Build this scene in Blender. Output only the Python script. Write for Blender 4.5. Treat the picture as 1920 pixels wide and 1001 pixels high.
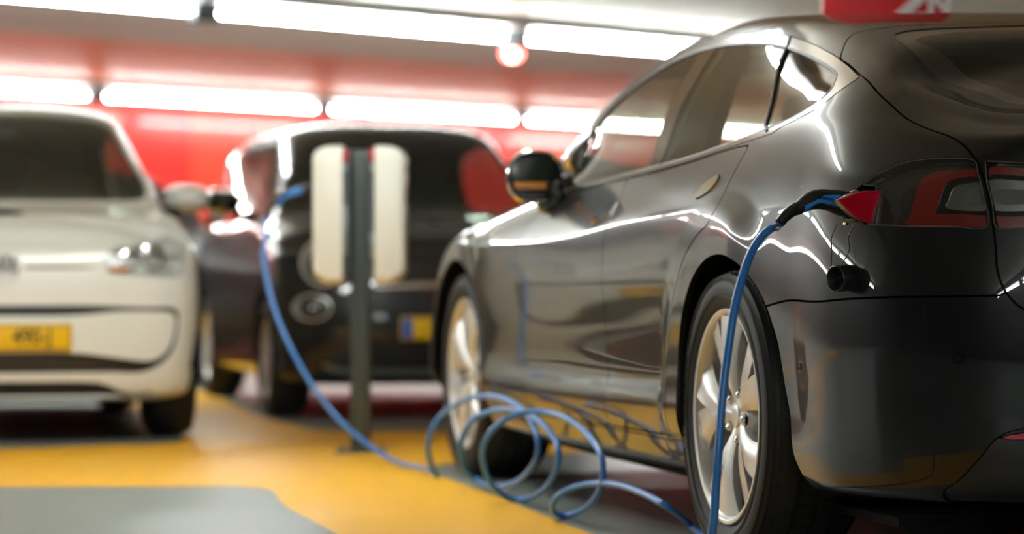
import bpy, math, random
import numpy as np
from mathutils import Vector, Matrix
for o in list(bpy.data.objects): bpy.data.objects.remove(o)
SC = bpy.context.scene; COL = SC.collection
PI = math.pi
# ---------------------------------------------------------------- camera, world, exposure
FPX = 5200.0; EYE = .69
cam = bpy.data.cameras.new('camera'); camo = bpy.data.objects.new('camera', cam); COL.objects.link(camo)
cam.sensor_width = 36; cam.lens = 36*FPX/1920
camo.location = (0, 0, EYE); camo.rotation_euler = (PI/2+math.atan((515-500.5)/FPX), 0, 0)
cam.clip_start = .1; cam.clip_end = 200
cam.dof.use_dof = True; cam.dof.focus_distance = 6.05; cam.dof.aperture_fstop = 2.1; cam.dof.aperture_blades = 0
SC.camera = camo
W = bpy.data.worlds.new('world'); SC.world = W; W.use_nodes = True
W.node_tree.nodes['Background'].inputs[0].default_value = (.55, .5, .45, 1); W.node_tree.nodes['Background'].inputs[1].default_value = .02
SC.view_settings.view_transform = 'Standard'; SC.view_settings.look = 'None'
SC.view_settings.exposure = 1.05; SC.view_settings.gamma = 1
TUBE = 33.0            # light given off by the ceiling tubes
# ---------------------------------------------------------------- surface maths (numpy)
def nspline(xs, ys, x):
    """natural cubic spline through (xs, ys), straight beyond the ends"""
    xs = np.array(xs, float); ys = np.array(ys, float); n = len(xs)
    x = np.asarray(x, float)
    if xs[0] > xs[-1]: xs = xs[::-1]; ys = ys[::-1]
    if n == 2: return np.interp(x, xs, ys)
    h = np.diff(xs); A = np.zeros((n, n)); r = np.zeros(n); A[0, 0] = A[-1, -1] = 1
    for i in range(1, n-1):
        A[i, i-1] = h[i-1]; A[i, i] = 2*(h[i-1]+h[i]); A[i, i+1] = h[i]
        r[i] = 6*((ys[i+1]-ys[i])/h[i]-(ys[i]-ys[i-1])/h[i-1])
    M = np.linalg.solve(A, r)
    k = np.clip(np.searchsorted(xs, x)-1, 0, n-2)
    a = (xs[k+1]-x); b = (x-xs[k]); hk = h[k]
    y = (M[k]*a**3+M[k+1]*b**3)/(6*hk)+(ys[k]/hk-M[k]*hk/6)*a+(ys[k+1]/hk-M[k+1]*hk/6)*b
    s0 = (ys[1]-ys[0])/h[0]-h[0]*M[1]/6; s1 = (ys[-1]-ys[-2])/h[-1]+h[-1]*M[-2]/6
    y = np.where(x < xs[0], ys[0]+s0*(x-xs[0]), y)
    return np.where(x > xs[-1], ys[-1]+s1*(x-xs[-1]), y)

def crom(P, subs, alpha=0.5, mirror=(False, False)):
    """Catmull-Rom through P[n, m, 3] along axis 0, segment i cut in subs[i]; mirror = ends continue mirrored in y"""
    n = len(P)
    def refl(a, c):
        if a:
            q = c.copy(); q[..., 1] *= -1; return q
    p0 = refl(mirror[0], P[1]) if mirror[0] else 2*P[0]-P[1]
    p1 = refl(mirror[1], P[-2]) if mirror[1] else 2*P[-1]-P[-2]
    Q = np.concatenate([p0[None], P, p1[None]]); out = []
    for i in range(n-1):
        a, b, c, d = Q[i:i+4]
        t1 = np.maximum(np.linalg.norm(b-a, axis=-1, keepdims=True), 1e-5)**alpha
        t2 = t1+np.maximum(np.linalg.norm(c-b, axis=-1, keepdims=True), 1e-5)**alpha
        t3 = t2+np.maximum(np.linalg.norm(d-c, axis=-1, keepdims=True), 1e-5)**alpha
        for k in range(subs[i]):
            t = t1+(t2-t1)*k/subs[i]
            A1 = (t1-t)/t1*a+t/t1*b; A2 = (t2-t)/(t2-t1)*b+(t-t1)/(t2-t1)*c; A3 = (t3-t)/(t3-t2)*c+(t-t2)/(t3-t2)*d
            B1 = (t2-t)/t2*A1+t/t2*A2; B2 = (t3-t)/(t3-t1)*A2+(t-t1)/(t3-t1)*A3
            out.append((t2-t)/(t2-t1)*B1+(t-t1)/(t2-t1)*B2)
    out.append(Q[-2]); return np.array(out)

class Surf:
    """half a car body: control net C[row, station] -> dense grid G[u, v] with uv coordinates and normals"""
    def __init__(s, C, usub, vsub, post=None):
        C = np.array(C, float)                     # rows x stations x 3
        R, S = C.shape[:2]
        if isinstance(usub, int): usub = [usub]*(S-1)
        if isinstance(vsub, int): vsub = [vsub]*(R-1)
        A = crom(C.transpose(1, 0, 2), usub, .5, (True, True))           # U x R
        G = crom(A.transpose(1, 0, 2), vsub, .5, (False, True))          # V x U
        s.G = G.transpose(1, 0, 2).copy()
        s.G[0, :, 1] = 0; s.G[-1, :, 1] = 0; s.G[:, -1, 1] = 0
        s.us = np.concatenate([i+np.arange(k)/k for i, k in enumerate(usub)]+[[S-1.]])
        s.vs = np.concatenate([i+np.arange(k)/k for i, k in enumerate(vsub)]+[[R-1.]])
        if post is not None: s.G = post(s.G)
        du = np.gradient(s.G, axis=0); dv = np.gradient(s.G, axis=1)
        du[0, :, 0] = 0; du[0, :, 2] = 0; du[-1, :, 0] = 0; du[-1, :, 2] = 0; dv[:, -1, 0] = 0; dv[:, -1, 2] = 0
        N = np.cross(du, dv); N /= np.maximum(np.linalg.norm(N, axis=-1, keepdims=True), 1e-9)
        if N[len(N)//2, len(s.vs)//3, 1] < 0: N = -N
        s.N = N
        s.nu, s.nv = s.G.shape[:2]
    def at(s, uv):
        """points of the surface at uv pairs (bilinear)"""
        uv = np.atleast_2d(uv)
        fu = np.interp(uv[:, 0], s.us, np.arange(s.nu)); fv = np.interp(uv[:, 1], s.vs, np.arange(s.nv))
        i = np.clip(fu.astype(int), 0, s.nu-2); j = np.clip(fv.astype(int), 0, s.nv-2); a = (fu-i)[:, None]; b = (fv-j)[:, None]
        def mix(X): return X[i, j]*(1-a)*(1-b)+X[i+1, j]*a*(1-b)+X[i, j+1]*(1-a)*b+X[i+1, j+1]*a*b
        n = mix(s.N); return mix(s.G), n/np.linalg.norm(n, axis=1, keepdims=True)
    def sheet(s):
        U, V = np.meshgrid(s.us, s.vs, indexing='ij'); nu, nv = s.nu, s.nv
        v = np.concatenate([s.G.reshape(-1, 3), s.N.reshape(-1, 3), U.reshape(-1, 1), V.reshape(-1, 1)], 1)
        idx = np.arange(nu*nv).reshape(nu, nv)
        q = np.stack([idx[:-1, :-1], idx[:-1, 1:], idx[1:, 1:], idx[1:, :-1]], -1).reshape(-1, 4)
        return v, [list(map(int, f)) for f in q]

def smooth_loop(uv, closed=True, sub=6, sharp=()):
    """rounded polyline through uv points; indices in sharp keep their corner"""
    P = np.array(uv, float); n = len(P); out = []
    m = n if closed else n-1
    for i in range(m):
        b, c = P[i], P[(i+1) % n]
        a = P[i-1] if (closed or i > 0) else 2*b-c
        d = P[(i+2) % n] if (closed or i+2 < n) else 2*c-b
        if i in sharp: a = 2*b-c
        if (i+1) % n in sharp: d = 2*c-b
        for k in range(sub):
            t = k/sub
            out.append(.5*((2*b)+(c-a)*t+(2*a-5*b+4*c-d)*t*t+(3*b-a-3*c+d)*t**3))
    if not closed: out.append(P[-1])
    return np.array(out)

def in_poly(pts, poly):
    x, y = pts[:, 0], pts[:, 1]; ins = np.zeros(len(pts), bool)
    for i in range(len(poly)):
        x0, y0 = poly[i-1]; x1, y1 = poly[i]
        if y0 == y1: continue
        c = ((y0 > y) != (y1 > y)) & (x < (x1-x0)*(y-y0)/(y1-y0)+x0)
        ins ^= c
    return ins

def region_field(S, V, poly, maxd=.2):
    """signed metric distance of sheet vertices V to a closed uv loop on surface S (inside negative)"""
    d3, _ = S.at(np.clip(poly, [0, 0], [S.us[-1], S.vs[-1]]))
    P = V[:, :3]; best = np.full(len(P), maxd)
    for i in range(len(d3)):
        a, b = d3[i-1], d3[i]
        m = (a+b)/2; near = np.where(np.max(np.abs(P-m), axis=1) < maxd+np.linalg.norm(b-a))[0]
        if not len(near): continue
        if np.any((poly[i-1] < -1e-6)) or np.any(poly[i] < -1e-6): continue
        if (poly[i-1][0] > S.us[-1]+1e-6) or (poly[i][0] > S.us[-1]+1e-6) or (poly[i-1][1] > S.vs[-1]+1e-6) or (poly[i][1] > S.vs[-1]+1e-6): continue
        ab = b-a; L = max(ab@ab, 1e-12)
        t = np.clip(((P[near]-a)@ab)/L, 0, 1)
        dd = np.linalg.norm(P[near]-a-t[:, None]*ab, axis=1)
        best[near] = np.minimum(best[near], dd)
    ins = in_poly(V[:, 6:8], poly)
    return np.where(ins, -best, best)

def clip(sheet, fld, level=0.0, keep='in'):
    """part of the sheet where field < level ('in') or > level ('out'); edges cut exactly"""
    V, F = sheet; g = fld-level
    if keep == 'out': g = -g
    g = np.where(np.abs(g) < 1e-7, -1e-7, g)
    newv = []; cache = {}; faces = []; used = {}
    def vid(i):
        if i not in used: used[i] = len(newv); newv.append(V[i])
        return used[i]
    def cut(i, j):
        k = (i, j) if i < j else (j, i)
        if k not in cache:
            t = g[k[0]]/(g[k[0]]-g[k[1]]); cache[k] = len(newv); newv.append(V[k[0]]*(1-t)+V[k[1]]*t)
        return cache[k]
    ing = g < 0
    for f in F:
        s = [ing[i] for i in f]
        if all(s): faces.append([vid(i) for i in f]); continue
        if not any(s): continue
        o = []
        for a in range(len(f)):
            i, j = f[a], f[(a+1) % len(f)]
            if ing[i]: o.append(vid(i))
            if ing[i] != ing[j]: o.append(cut(i, j))
        if len(o) >= 3: faces.append(o)
    if not newv: return np.zeros((0, 8)), []
    return np.array(newv), faces

def split(S, sheet, poly, gap=.004, maxd=.2):
    f = region_field(S, sheet[0], poly, maxd)
    return clip(sheet, f, -gap/2, 'in'), clip(sheet, f, gap/2, 'out')

def offset(sheet, d):
    V, F = sheet; V = V.copy(); 
    if len(V): V[:, :3] += V[:, 3:6]*d
    return V, F

def refine(sheet):
    """every face cut in four-sided pieces round its middle"""
    V, F = sheet; V = list(V); em = {}; out = []
    def mid(i, j):
        k = (min(i, j), max(i, j))
        if k not in em: em[k] = len(V); V.append((V[i]+V[j])/2)
        return em[k]
    for f in F:
        c = len(V); V.append(np.mean([V[i] for i in f], axis=0)); n = len(f)
        for a in range(n): out.append([f[a], mid(f[a], f[(a+1) % n]), c, mid(f[a-1], f[a])])
    return np.array(V), out
# ---------------------------------------------------------------- materials
def nodes(name):
    m = bpy.data.materials.new(name); m.use_nodes = True
    return m, m.node_tree, m.node_tree.nodes['Principled BSDF']
def mat(name, col, rough=.5, metal=0., coat=0., emit=None, es=0., spec=.5, bump=None, noise=None, coat_rough=.02, aniso=None):
    m, t, b = nodes(name)
    b.inputs['Base Color'].default_value = (*col, 1); b.inputs['Roughness'].default_value = rough
    b.inputs['Metallic'].default_value = metal; b.inputs['Coat Weight'].default_value = coat
    b.inputs['Coat Roughness'].default_value = coat_rough; b.inputs['Specular IOR Level'].default_value = spec
    if emit: b.inputs['Emission Color'].default_value = (*emit, 1); b.inputs['Emission Strength'].default_value = es
    tc = t.nodes.new('ShaderNodeTexCoord')
    if bump:                                            # (scale, strength, distance)
        n = t.nodes.new('ShaderNodeTexNoise'); n.inputs['Scale'].default_value = bump[0]; n.inputs['Detail'].default_value = 3
        p = t.nodes.new('ShaderNodeBump'); p.inputs['Strength'].default_value = bump[1]; p.inputs['Distance'].default_value = bump[2]
        t.links.new(tc.outputs['Object'], n.inputs['Vector']); t.links.new(n.outputs['Fac'], p.inputs['Height']); t.links.new(p.outputs['Normal'], b.inputs['Normal'])
    if noise:                                           # (scale, amount): colour varies a little
        n = t.nodes.new('ShaderNodeTexNoise'); n.inputs['Scale'].default_value = noise[0]; n.inputs['Detail'].default_value = 4
        r = t.nodes.new('ShaderNodeMapRange'); r.inputs['To Min'].default_value = 1-noise[1]; r.inputs['To Max'].default_value = 1+noise[1]
        x = t.nodes.new('ShaderNodeVectorMath'); x.operation = 'SCALE'; x.inputs[0].default_value = col
        t.links.new(tc.outputs['Object'], n.inputs['Vector']); t.links.new(n.outputs['Fac'], r.inputs['Value'])
        t.links.new(r.outputs['Result'], x.inputs['Scale']); t.links.new(x.outputs['Vector'], b.inputs['Base Color'])
    return m
def glass(name, tint=(.8, .85, .8), rough=0., ior=1.5, dirt=0.):
    m, t, b = nodes(name); t.nodes.remove(b); out = t.nodes['Material Output']
    tr = t.nodes.new('ShaderNodeBsdfTransparent'); tr.inputs[0].default_value = (*tint, 1)
    gl = t.nodes.new('ShaderNodeBsdfGlossy'); gl.inputs['Roughness'].default_value = rough; gl.inputs[0].default_value = (1, 1, 1, 1)
    fr = t.nodes.new('ShaderNodeFresnel'); ge = t.nodes.new('ShaderNodeNewGeometry'); mr = t.nodes.new('ShaderNodeMapRange'); mr.inputs['To Min'].default_value = ior; mr.inputs['To Max'].default_value = 1/ior
    t.links.new(ge.outputs['Backfacing'], mr.inputs['Value']); t.links.new(mr.outputs['Result'], fr.inputs['IOR'])     # a pane reflects alike from both sides
    mx = t.nodes.new('ShaderNodeMixShader')
    t.links.new(fr.outputs[0], mx.inputs[0]); t.links.new(tr.outputs[0], mx.inputs[1]); t.links.new(gl.outputs[0], mx.inputs[2])
    last = mx
    if dirt:
        di = t.nodes.new('ShaderNodeBsdfDiffuse'); di.inputs[0].default_value = (.5, .55, .5, 1); m2 = t.nodes.new('ShaderNodeMixShader')
        m2.inputs[0].default_value = dirt; t.links.new(mx.outputs[0], m2.inputs[1]); t.links.new(di.outputs[0], m2.inputs[2]); last = m2
    t.links.new(last.outputs[0], out.inputs[0]); return m
M = {}
M['tesla_paint'] = mat('dark grey metallic car paint', (.008, .0085, .0095), .35, .1, .85, spec=.12, coat_rough=.01)
M['black_plastic'] = mat('black plastic', (.012, .012, .012), .45)
M['soft_black'] = mat('soft black lining', (.006, .006, .006), .9, spec=.15)
M['gloss_black'] = mat('gloss black', (.006, .006, .007), .06, coat=1)
M['chrome'] = mat('chrome', (.82, .82, .83), .07, 1)
M['satin_chrome'] = mat('satin trim', (.55, .54, .53), .16, 1)
M['badge_silver'] = mat('bright silver badge', (.8, .8, .8), .3, .5)
M['rubber'] = mat('tyre rubber', (.014, .014, .014), .62, spec=.3, bump=(90, .25, .002))
M['alloy'] = mat('silver alloy', (.62, .615, .61), .34, .45, .3, noise=(8, .06))
M['glass'] = glass('car glass', (.55, .62, .55), 0, 1.5, .015)
M['glass_dark'] = glass('tinted car glass', (.30, .34, .30), 0, 1.5, .012)
M['lens'] = glass('lamp lens', (.9, .9, .9), 0, 1.5)
M['interior'] = mat('cabin fabric', (.03, .032, .03), .8)
M['grey_interior'] = mat('grey green cabin trim', (.22, .25, .20), .8)
M['beige_interior'] = mat('pale cabin lining', (.34, .36, .31), .85)
M['white_paint'] = mat('white car paint', (.84, .87, .83), .3, 0, .8)
M['fiat_paint'] = mat('charcoal car paint', (.02, .022, .026), .35, .2, 1.0, spec=.2)
M['back_paint'] = mat('black car paint', (.006, .006, .006), .5, .0, .12, spec=.15, coat_rough=.2)
M['ceiling'] = mat('painted ceiling', (.86, .77, .65), .6, noise=(.5, .04), spec=.4)
M['ceiling_darkened'] = mat('darkened beige ceiling', (.30, .27, .20), .8, noise=(.7, .1))
M['ceiling_bounce'] = mat('orange red bounce on ceiling', (.97, .33, .13), .5)
M['red_wall'] = mat('glossy red wall panel', (.88, .055, .045), .22, coat=.4)
M['red_wall2'] = mat('glossy orange red wall panel', (.92, .10, .055), .22, coat=.4)
M['tube'] = mat('lit tube', (1, 1, 1), .5, emit=(.93, 1, .985), es=TUBE*3.2)
M['tube_soft'] = mat('softer lit tube', (1, 1, 1), .5, emit=(1, .98, .95), es=TUBE*1.5)
M['lamp_dark'] = mat('dark lamp housing', (.035, .035, .03), .35, spec=.3)
M['lamp_silver'] = mat('bright lamp bowl', (.75, .77, .75), .35, .4)
M['lamp_housing'] = mat('grey lamp housing', (.12, .125, .12), .5)
M['grey_wall'] = mat('grey concrete wall', (.12, .115, .11), .8, noise=(2, .1))
M['red_sign'] = mat('red sign', (.75, .015, .02), .4)
M['white_sign'] = mat('white lettering', (.85, .82, .8), .5)
M['blue_cable'] = mat('blue cable jacket', (.03, .18, .52), .32, spec=.5)
M['blue_grip'] = mat('blue grip', (.03, .23, .68), .4)
M['post'] = mat('dark green grey post', (.045, .055, .05), .4, .3)
M['charger_white'] = mat('off white charger shell', (.78, .77, .68), .35)
M['charger_dark'] = mat('dark charger back', (.06, .07, .075), .45)
M['yellow_plate'] = mat('yellow plate', (.85, .52, .0), .4)
M['plate_blue'] = mat('plate blue band', (.02, .12, .62), .4)
M['plate_black'] = mat('plate lettering', (.01, .01, .01), .5)
M['amber'] = mat('amber lens', (.9, .35, .02), .2, coat=1)
M['lamp_red'] = mat('red lamp plastic', (.20, .010, .008), .35, coat=.2)
M['port_red'] = mat('bright red lamp plastic', (.50, .0, .018), .15, coat=1)
M['silver_reflector'] = mat('silver reflector', (.30, .32, .30), .3, .8)
M['red_light'] = mat('red indicator', (.9, .1, .08), .4, emit=(1, .10, .08), es=9.)
M['pink_light'] = mat('pale red indicator', (.9, .4, .3), .4, emit=(1, .5, .42), es=9.)
M['green_light'] = mat('green indicator', (.3, .9, .4), .4, emit=(.3, 1, .4), es=3.)
M['gold'] = mat('gold contact', (.8, .5, .15), .3, 1)
def floor_paint(name, col, col2, rough):
    m, t, b = nodes(name); tc = t.nodes.new('ShaderNodeTexCoord')
    n = t.nodes.new('ShaderNodeTexNoise'); n.inputs['Scale'].default_value = 1.7; n.inputs['Detail'].default_value = 8; n.inputs['Roughness'].default_value = .65
    r = t.nodes.new('ShaderNodeMix'); r.data_type = 'RGBA'; r.inputs[6].default_value = (*col, 1); r.inputs[7].default_value = (*col2, 1)
    t.links.new(tc.outputs['Object'], n.inputs['Vector']); t.links.new(n.outputs['Fac'], r.inputs[0]); t.links.new(r.outputs[2], b.inputs['Base Color'])
    n2 = t.nodes.new('ShaderNodeTexNoise'); n2.inputs['Scale'].default_value = 160; n2.inputs['Detail'].default_value = 3
    p = t.nodes.new('ShaderNodeBump'); p.inputs['Strength'].default_value = .35; p.inputs['Distance'].default_value = .002
    t.links.new(tc.outputs['Object'], n2.inputs['Vector']); t.links.new(n2.outputs['Fac'], p.inputs['Height']); t.links.new(p.outputs['Normal'], b.inputs['Normal'])
    b.inputs['Roughness'].default_value = rough; b.inputs['Specular IOR Level'].default_value = .38; return m
M['floor_grey'] = floor_paint('grey floor coating', (.17, .20, .185), (.24, .26, .245), .38)
M['floor_yellow'] = floor_paint('yellow floor coating', (.82, .40, .006), (.90, .47, .012), .42)
# ---------------------------------------------------------------- object helpers
def tag(o, label=None, cat=None, group=None, kind=None):
    for k, v in (('label', label), ('category', cat), ('group', group), ('kind', kind)):
        if v: o[k] = v
    return o
def empty(name, loc=(0, 0, 0), rz=0, label=None, cat=None, group=None, parent=None):
    o = bpy.data.objects.new(name, None); COL.objects.link(o); o.location = loc; o.rotation_euler = (0, 0, rz)
    o.empty_display_size = .1
    if parent: o.parent = parent
    return tag(o, label, cat, group)
def mesh(name, v, f, m, parent=None, smooth=True, mats=None, fm=None, normals=None, sharp=None):
    me = bpy.data.meshes.new(name); me.from_pydata([tuple(map(float, p)) for p in v], [], [list(map(int, q)) for q in f])
    for mm in (mats or [m]): me.materials.append(mm)
    if fm is not None: me.polygons.foreach_set('material_index', [int(i) for i in fm])
    if smooth: me.polygons.foreach_set('use_smooth', [True]*len(me.polygons))
    me.update()
    if normals is not None: me.normals_split_custom_set_from_vertices([tuple(map(float, n)) for n in normals])
    elif smooth and sharp: me.set_sharp_from_angle(angle=math.radians(sharp))
    o = bpy.data.objects.new(name, me); COL.objects.link(o)
    if parent: o.parent = parent
    return o
class MB:
    """collects shapes, built as one mesh"""
    def __init__(s): s.v = []; s.f = []; s.m = []; s.cur = 0
    def add(s, v, f):
        b = len(s.v); s.v += [tuple(p) for p in v]; s.f += [[i+b for i in q] for q in f]; s.m += [s.cur]*len(f); return s
    def box(s, c, d, rz=0, bev=0.):
        x, y, z = [k/2 for k in d]
        if bev <= 0: P = [(a*x, b*y, e*z) for e in (-1, 1) for b in (-1, 1) for a in (-1, 1)]; F = [(0, 2, 3, 1), (4, 5, 7, 6), (0, 1, 5, 4), (2, 6, 7, 3), (0, 4, 6, 2), (1, 3, 7, 5)]
        else:
            r = min(bev, x*.98, y*.98, z*.98); n = 3; out = []
            ring = [(math.cos(PI/2*k/n), math.sin(PI/2*k/n)) for k in range(n+1)]
            P = []; F = []
            lev = [(-1, (1-math.cos(PI/2*k/n))) for k in range(n, -1, -1)]
            prof = [(-z+r-r*math.cos(a), r*math.sin(a)) for a in [PI/2*k/n for k in range(n+1)]]
            prof = [(-z+r*(1-math.sin(PI/2*k/n)), r*math.cos(PI/2*k/n)) for k in range(n, -1, -1)]   # (height, extent)
            prof = prof+[(-h, e) for h, e in reversed(prof)]
            for h, e in prof:
                for sx, sy, a0 in ((1, 1, 0), (-1, 1, 1), (-1, -1, 2), (1, -1, 3)):
                    for k in range(n+1):
                        a = PI/2*(a0+k/n); P.append((sx*(x-r)+e*math.cos(a), sy*(y-r)+e*math.sin(a), h))
            K = 4*(n+1)
            for i in range(len(prof)-1):
                for k in range(K): F.append((i*K+k, i*K+(k+1) % K, (i+1)*K+(k+1) % K, (i+1)*K+k))
            F.append(tuple(range(K-1, -1, -1))); F.append(tuple((len(prof)-1)*K+k for k in range(K)))
        cz, sz = math.cos(rz), math.sin(rz)
        return s.add([(c[0]+p[0]*cz-p[1]*sz, c[1]+p[0]*sz+p[1]*cz, c[2]+p[2]) for p in P], F)
    def tube(s, pts, r, n=12, caps=True, closed=False):
        pts = [Vector(p) for p in pts]; N = len(pts); rr = r if hasattr(r, '__len__') else [r]*N
        up = None; rings = []
        for i, p in enumerate(pts):
            if closed: t = pts[(i+1) % N]-pts[i-1]
            else: t = pts[min(i+1, N-1)]-pts[max(i-1, 0)]
            t.normalize()
            if up is None:
                up = Vector((0, 0, 1)) if abs(t.z) < .9 else Vector((1, 0, 0))
            up = (up-t*up.dot(t)).normalized(); sd = t.cross(up)
            rings.append([p+(up*math.cos(2*PI*k/n)+sd*math.sin(2*PI*k/n))*rr[i] for k in range(n)])
        v = [q for R_ in rings for q in R_]; f = []
        for i in range(N if closed else N-1):
            j = (i+1) % N
            for k in range(n): f.append((i*n+k, i*n+(k+1) % n, j*n+(k+1) % n, j*n+k))
        if caps and not closed: f += [tuple(range(n-1, -1, -1)), tuple((N-1)*n+k for k in range(n))]
        return s.add(v, f)
    def lathe(s, prof, axis='y', c=(0, 0, 0), n=48, caps=False):
        """prof: (radius, position along axis)"""
        v = []; f = []
        for r, h in prof:
            for k in range(n):
                a = 2*PI*k/n; p = (r*math.cos(a), r*math.sin(a))
                v.append({'y': (p[0], h, p[1]), 'z': (p[0], p[1], h), 'x': (h, p[0], p[1])}[axis])
        for i in range(len(prof)-1):
            for k in range(n): f.append((i*n+k, i*n+(k+1) % n, (i+1)*n+(k+1) % n, (i+1)*n+k))
        if caps: f += [tuple(range(n-1, -1, -1)), tuple((len(prof)-1)*n+k for k in range(n))]
        return s.add([tuple(Vector(q)+Vector(c)) for q in v], f)
    def prism(s, poly, h0, h1, axis='y'):
        """poly extruded between h0 and h1"""
        n = len(poly); put = {'y': lambda a, b, h: (a, h, b), 'z': lambda a, b, h: (a, b, h), 'x': lambda a, b, h: (h, a, b)}[axis]
        v = [put(a, b, h) for h in (h0, h1) for a, b in poly]
        f = [tuple(range(n-1, -1, -1)), tuple(range(n, 2*n))]+[(i, (i+1) % n, n+(i+1) % n, n+i) for i in range(n)]
        return s.add(v, f)
    def build(s, name, m, parent=None, smooth=True, sharp=35, mats=None):
        import bmesh
        o = mesh(name, s.v, s.f, m, parent, False, mats=mats, fm=s.m if mats else None)
        bm = bmesh.new(); bm.from_mesh(o.data); bmesh.ops.recalc_face_normals(bm, faces=bm.faces); bm.to_mesh(o.data); bm.free()
        if smooth:
            o.data.polygons.foreach_set('use_smooth', [True]*len(o.data.polygons)); o.data.set_sharp_from_angle(angle=math.radians(sharp))
        return o
def spline(pts, sub=8):
    return [Vector(p) for p in smooth_loop3(np.array(pts, float), sub)]
def smooth_loop3(P, sub=8):
    n = len(P); out = []
    for i in range(n-1):
        b, c = P[i], P[i+1]; a = P[i-1] if i else 2*b-c; d = P[i+2] if i+2 < n else 2*c-b
        for k in range(sub):
            t = k/sub; out.append(.5*((2*b)+(c-a)*t+(2*a-5*b+4*c-d)*t*t+(3*b-a-3*c+d)*t**3))
    out.append(P[-1]); return np.array(out)
def text_mesh(txt, size, depth=.001, shear=0., bold=0.):
    c = bpy.data.curves.new('txt', 'FONT'); c.body = txt; c.size = size; c.extrude = depth; c.shear = shear; c.offset = bold
    c.align_x = 'CENTER'; c.align_y = 'CENTER'
    o = bpy.data.objects.new('txt', c); COL.objects.link(o); bpy.context.view_layer.update()
    me = bpy.data.meshes.new_from_object(o.evaluated_get(bpy.context.evaluated_depsgraph_get()))
    v = np.array([tuple(p.co) for p in me.vertices]).reshape(-1, 3); f = [list(p.vertices) for p in me.polygons]
    bpy.data.objects.remove(o); bpy.data.meshes.remove(me); return v, f
# car panels from clipped sheets
def panel(name, sheet, m, parent, rim=.012, both=False, side=1, lift=0., mirror_join=False):
    V, F = sheet
    if not F: return None
    V = V.copy(); V[:, :3] += V[:, 3:6]*lift
    P = V[:, :3]; Nn = V[:, 3:6]; F = [list(f) for f in F]
    if rim:
        cnt = {}
        for f in F:
            for a in range(len(f)):
                e = (f[a], f[(a+1) % len(f)]); cnt[e] = cnt.get(e, 0)+1
        bd = [e for e in cnt if (e[1], e[0]) not in cnt]
        bd = [e for e in bd if not (abs(P[e[0], 1]) < 1e-4 and abs(P[e[1], 1]) < 1e-4)]
        base = len(P); mp = {}; ex = []; en = []
        for e in bd:
            for i in e:
                if i not in mp:
                    mp[i] = base+len(ex); ex += [P[i], P[i]-Nn[i]*rim]; en += [Nn[i], Nn[i]]
        rf = [[e[1], e[0], mp[e[0]]+1, mp[e[1]]+1] for e in bd]
        P = np.concatenate([P, np.array(ex)]) if ex else P; Nn = np.concatenate([Nn, np.array(en)]) if ex else Nn
    else: rf = []
    def orient(P, F):
        return F
    allv = []; allf = []; alln = []; isr = []
    for sd in ([1, -1] if mirror_join else [side]):
        b = len(allv); Q = P*np.array([1, sd, 1]); N2 = Nn*np.array([1, sd, 1])
        allv += list(Q); alln += list(N2)
        for f, r in [(f, 0) for f in F]+[(f, 1) for f in rf]:
            g = [i+b for i in f]
            if sd < 0: g = g[::-1]
            allf.append(g); isr.append(r)
    # orientation test against stored normals
    k = next(i for i, r in enumerate(isr) if not r); f = allf[k]; a, b_, c = [np.array(allv[i]) for i in f[:3]]
    if np.cross(b_-a, c-a)@np.array(alln[f[0]]) < 0: allf = [g[::-1] for g in allf]
    me = bpy.data.meshes.new(name); me.from_pydata([tuple(map(float, p)) for p in allv], [], allf)
    me.materials.append(m); me.polygons.foreach_set('use_smooth', [r == 0 for r in isr])
    me.update()
    ln = []
    for p, r in zip(me.polygons, isr):
        for vi in p.vertices: ln.append(tuple(p.normal) if r else tuple(map(float, alln[vi])))
    me.normals_split_custom_set(ln)
    o = bpy.data.objects.new(name, me); COL.objects.link(o); o.parent = parent
    return o
def both_sides(name, sheet, m, parent, **k):
    return panel(name, sheet, m, parent, side=1, **k), panel(name, sheet, m, parent, side=-1, **k)
# ---------------------------------------------------------------- the garage
HC = 2.55
ROWS = [(14.31, 14.1, -7, 1, ['bright tube hanging over the parked cars, outside the picture']*4+['lit ceiling tube beyond the left edge of the picture, in the nearer visible row', 'lit ceiling tube cut by the upper left corner of the picture, nearer row', 'long lit ceiling tube ending left of the small red detector lamp, nearer row', 'lit ceiling tube starting right of the small red detector lamp, nearer row']),
        (21.75, 21.5, -8, 3, ['bright tube hanging over the parked cars, outside the picture']*4+['lit tube of the far row beyond the left edge of the picture', 'lit tube of the far row above the white hatchback', 'lit tube of the far row between the white and the charcoal hatchback', 'lit tube of the far row above the charcoal hatchback', 'lit tube of the far row just left of the dark grey car roof', 'lit tube of the far row seen through the windows of the dark grey car', 'lit tube of the far row hidden behind the dark grey car']),
        (6.9, 7.0, -1, 0, 'bright tube hanging over the parked cars, outside the picture'), (-.5, -.6, -1, 1, 'bright tube hanging over the parked cars, outside the picture')]
A45 = math.radians(45.5)                               # the lamp rows run at 45 degrees to the view
def slab(name, pts, z0, z1, m): b = MB(); b.prism(pts, z0, z1, 'z'); o = b.build(name, m, None, False); return tag(o, kind='structure')
slab('floor', [(-34, -14), (34, -14), (34, 60), (-34, 60)], -.2, 0, M['floor_grey'])
slab('ceiling', [(-34, 5), (34, 5), (34, 60), (-34, 60)], HC, HC+.2, M['ceiling'])
slab('unseen_ceiling_rear', [(-34, -14), (34, -14), (34, 5), (-34, 5)], HC, HC+.2, M['ceiling_darkened'])  # unseen ceiling behind the camera, coloured darker to dim the car's reflections
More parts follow.
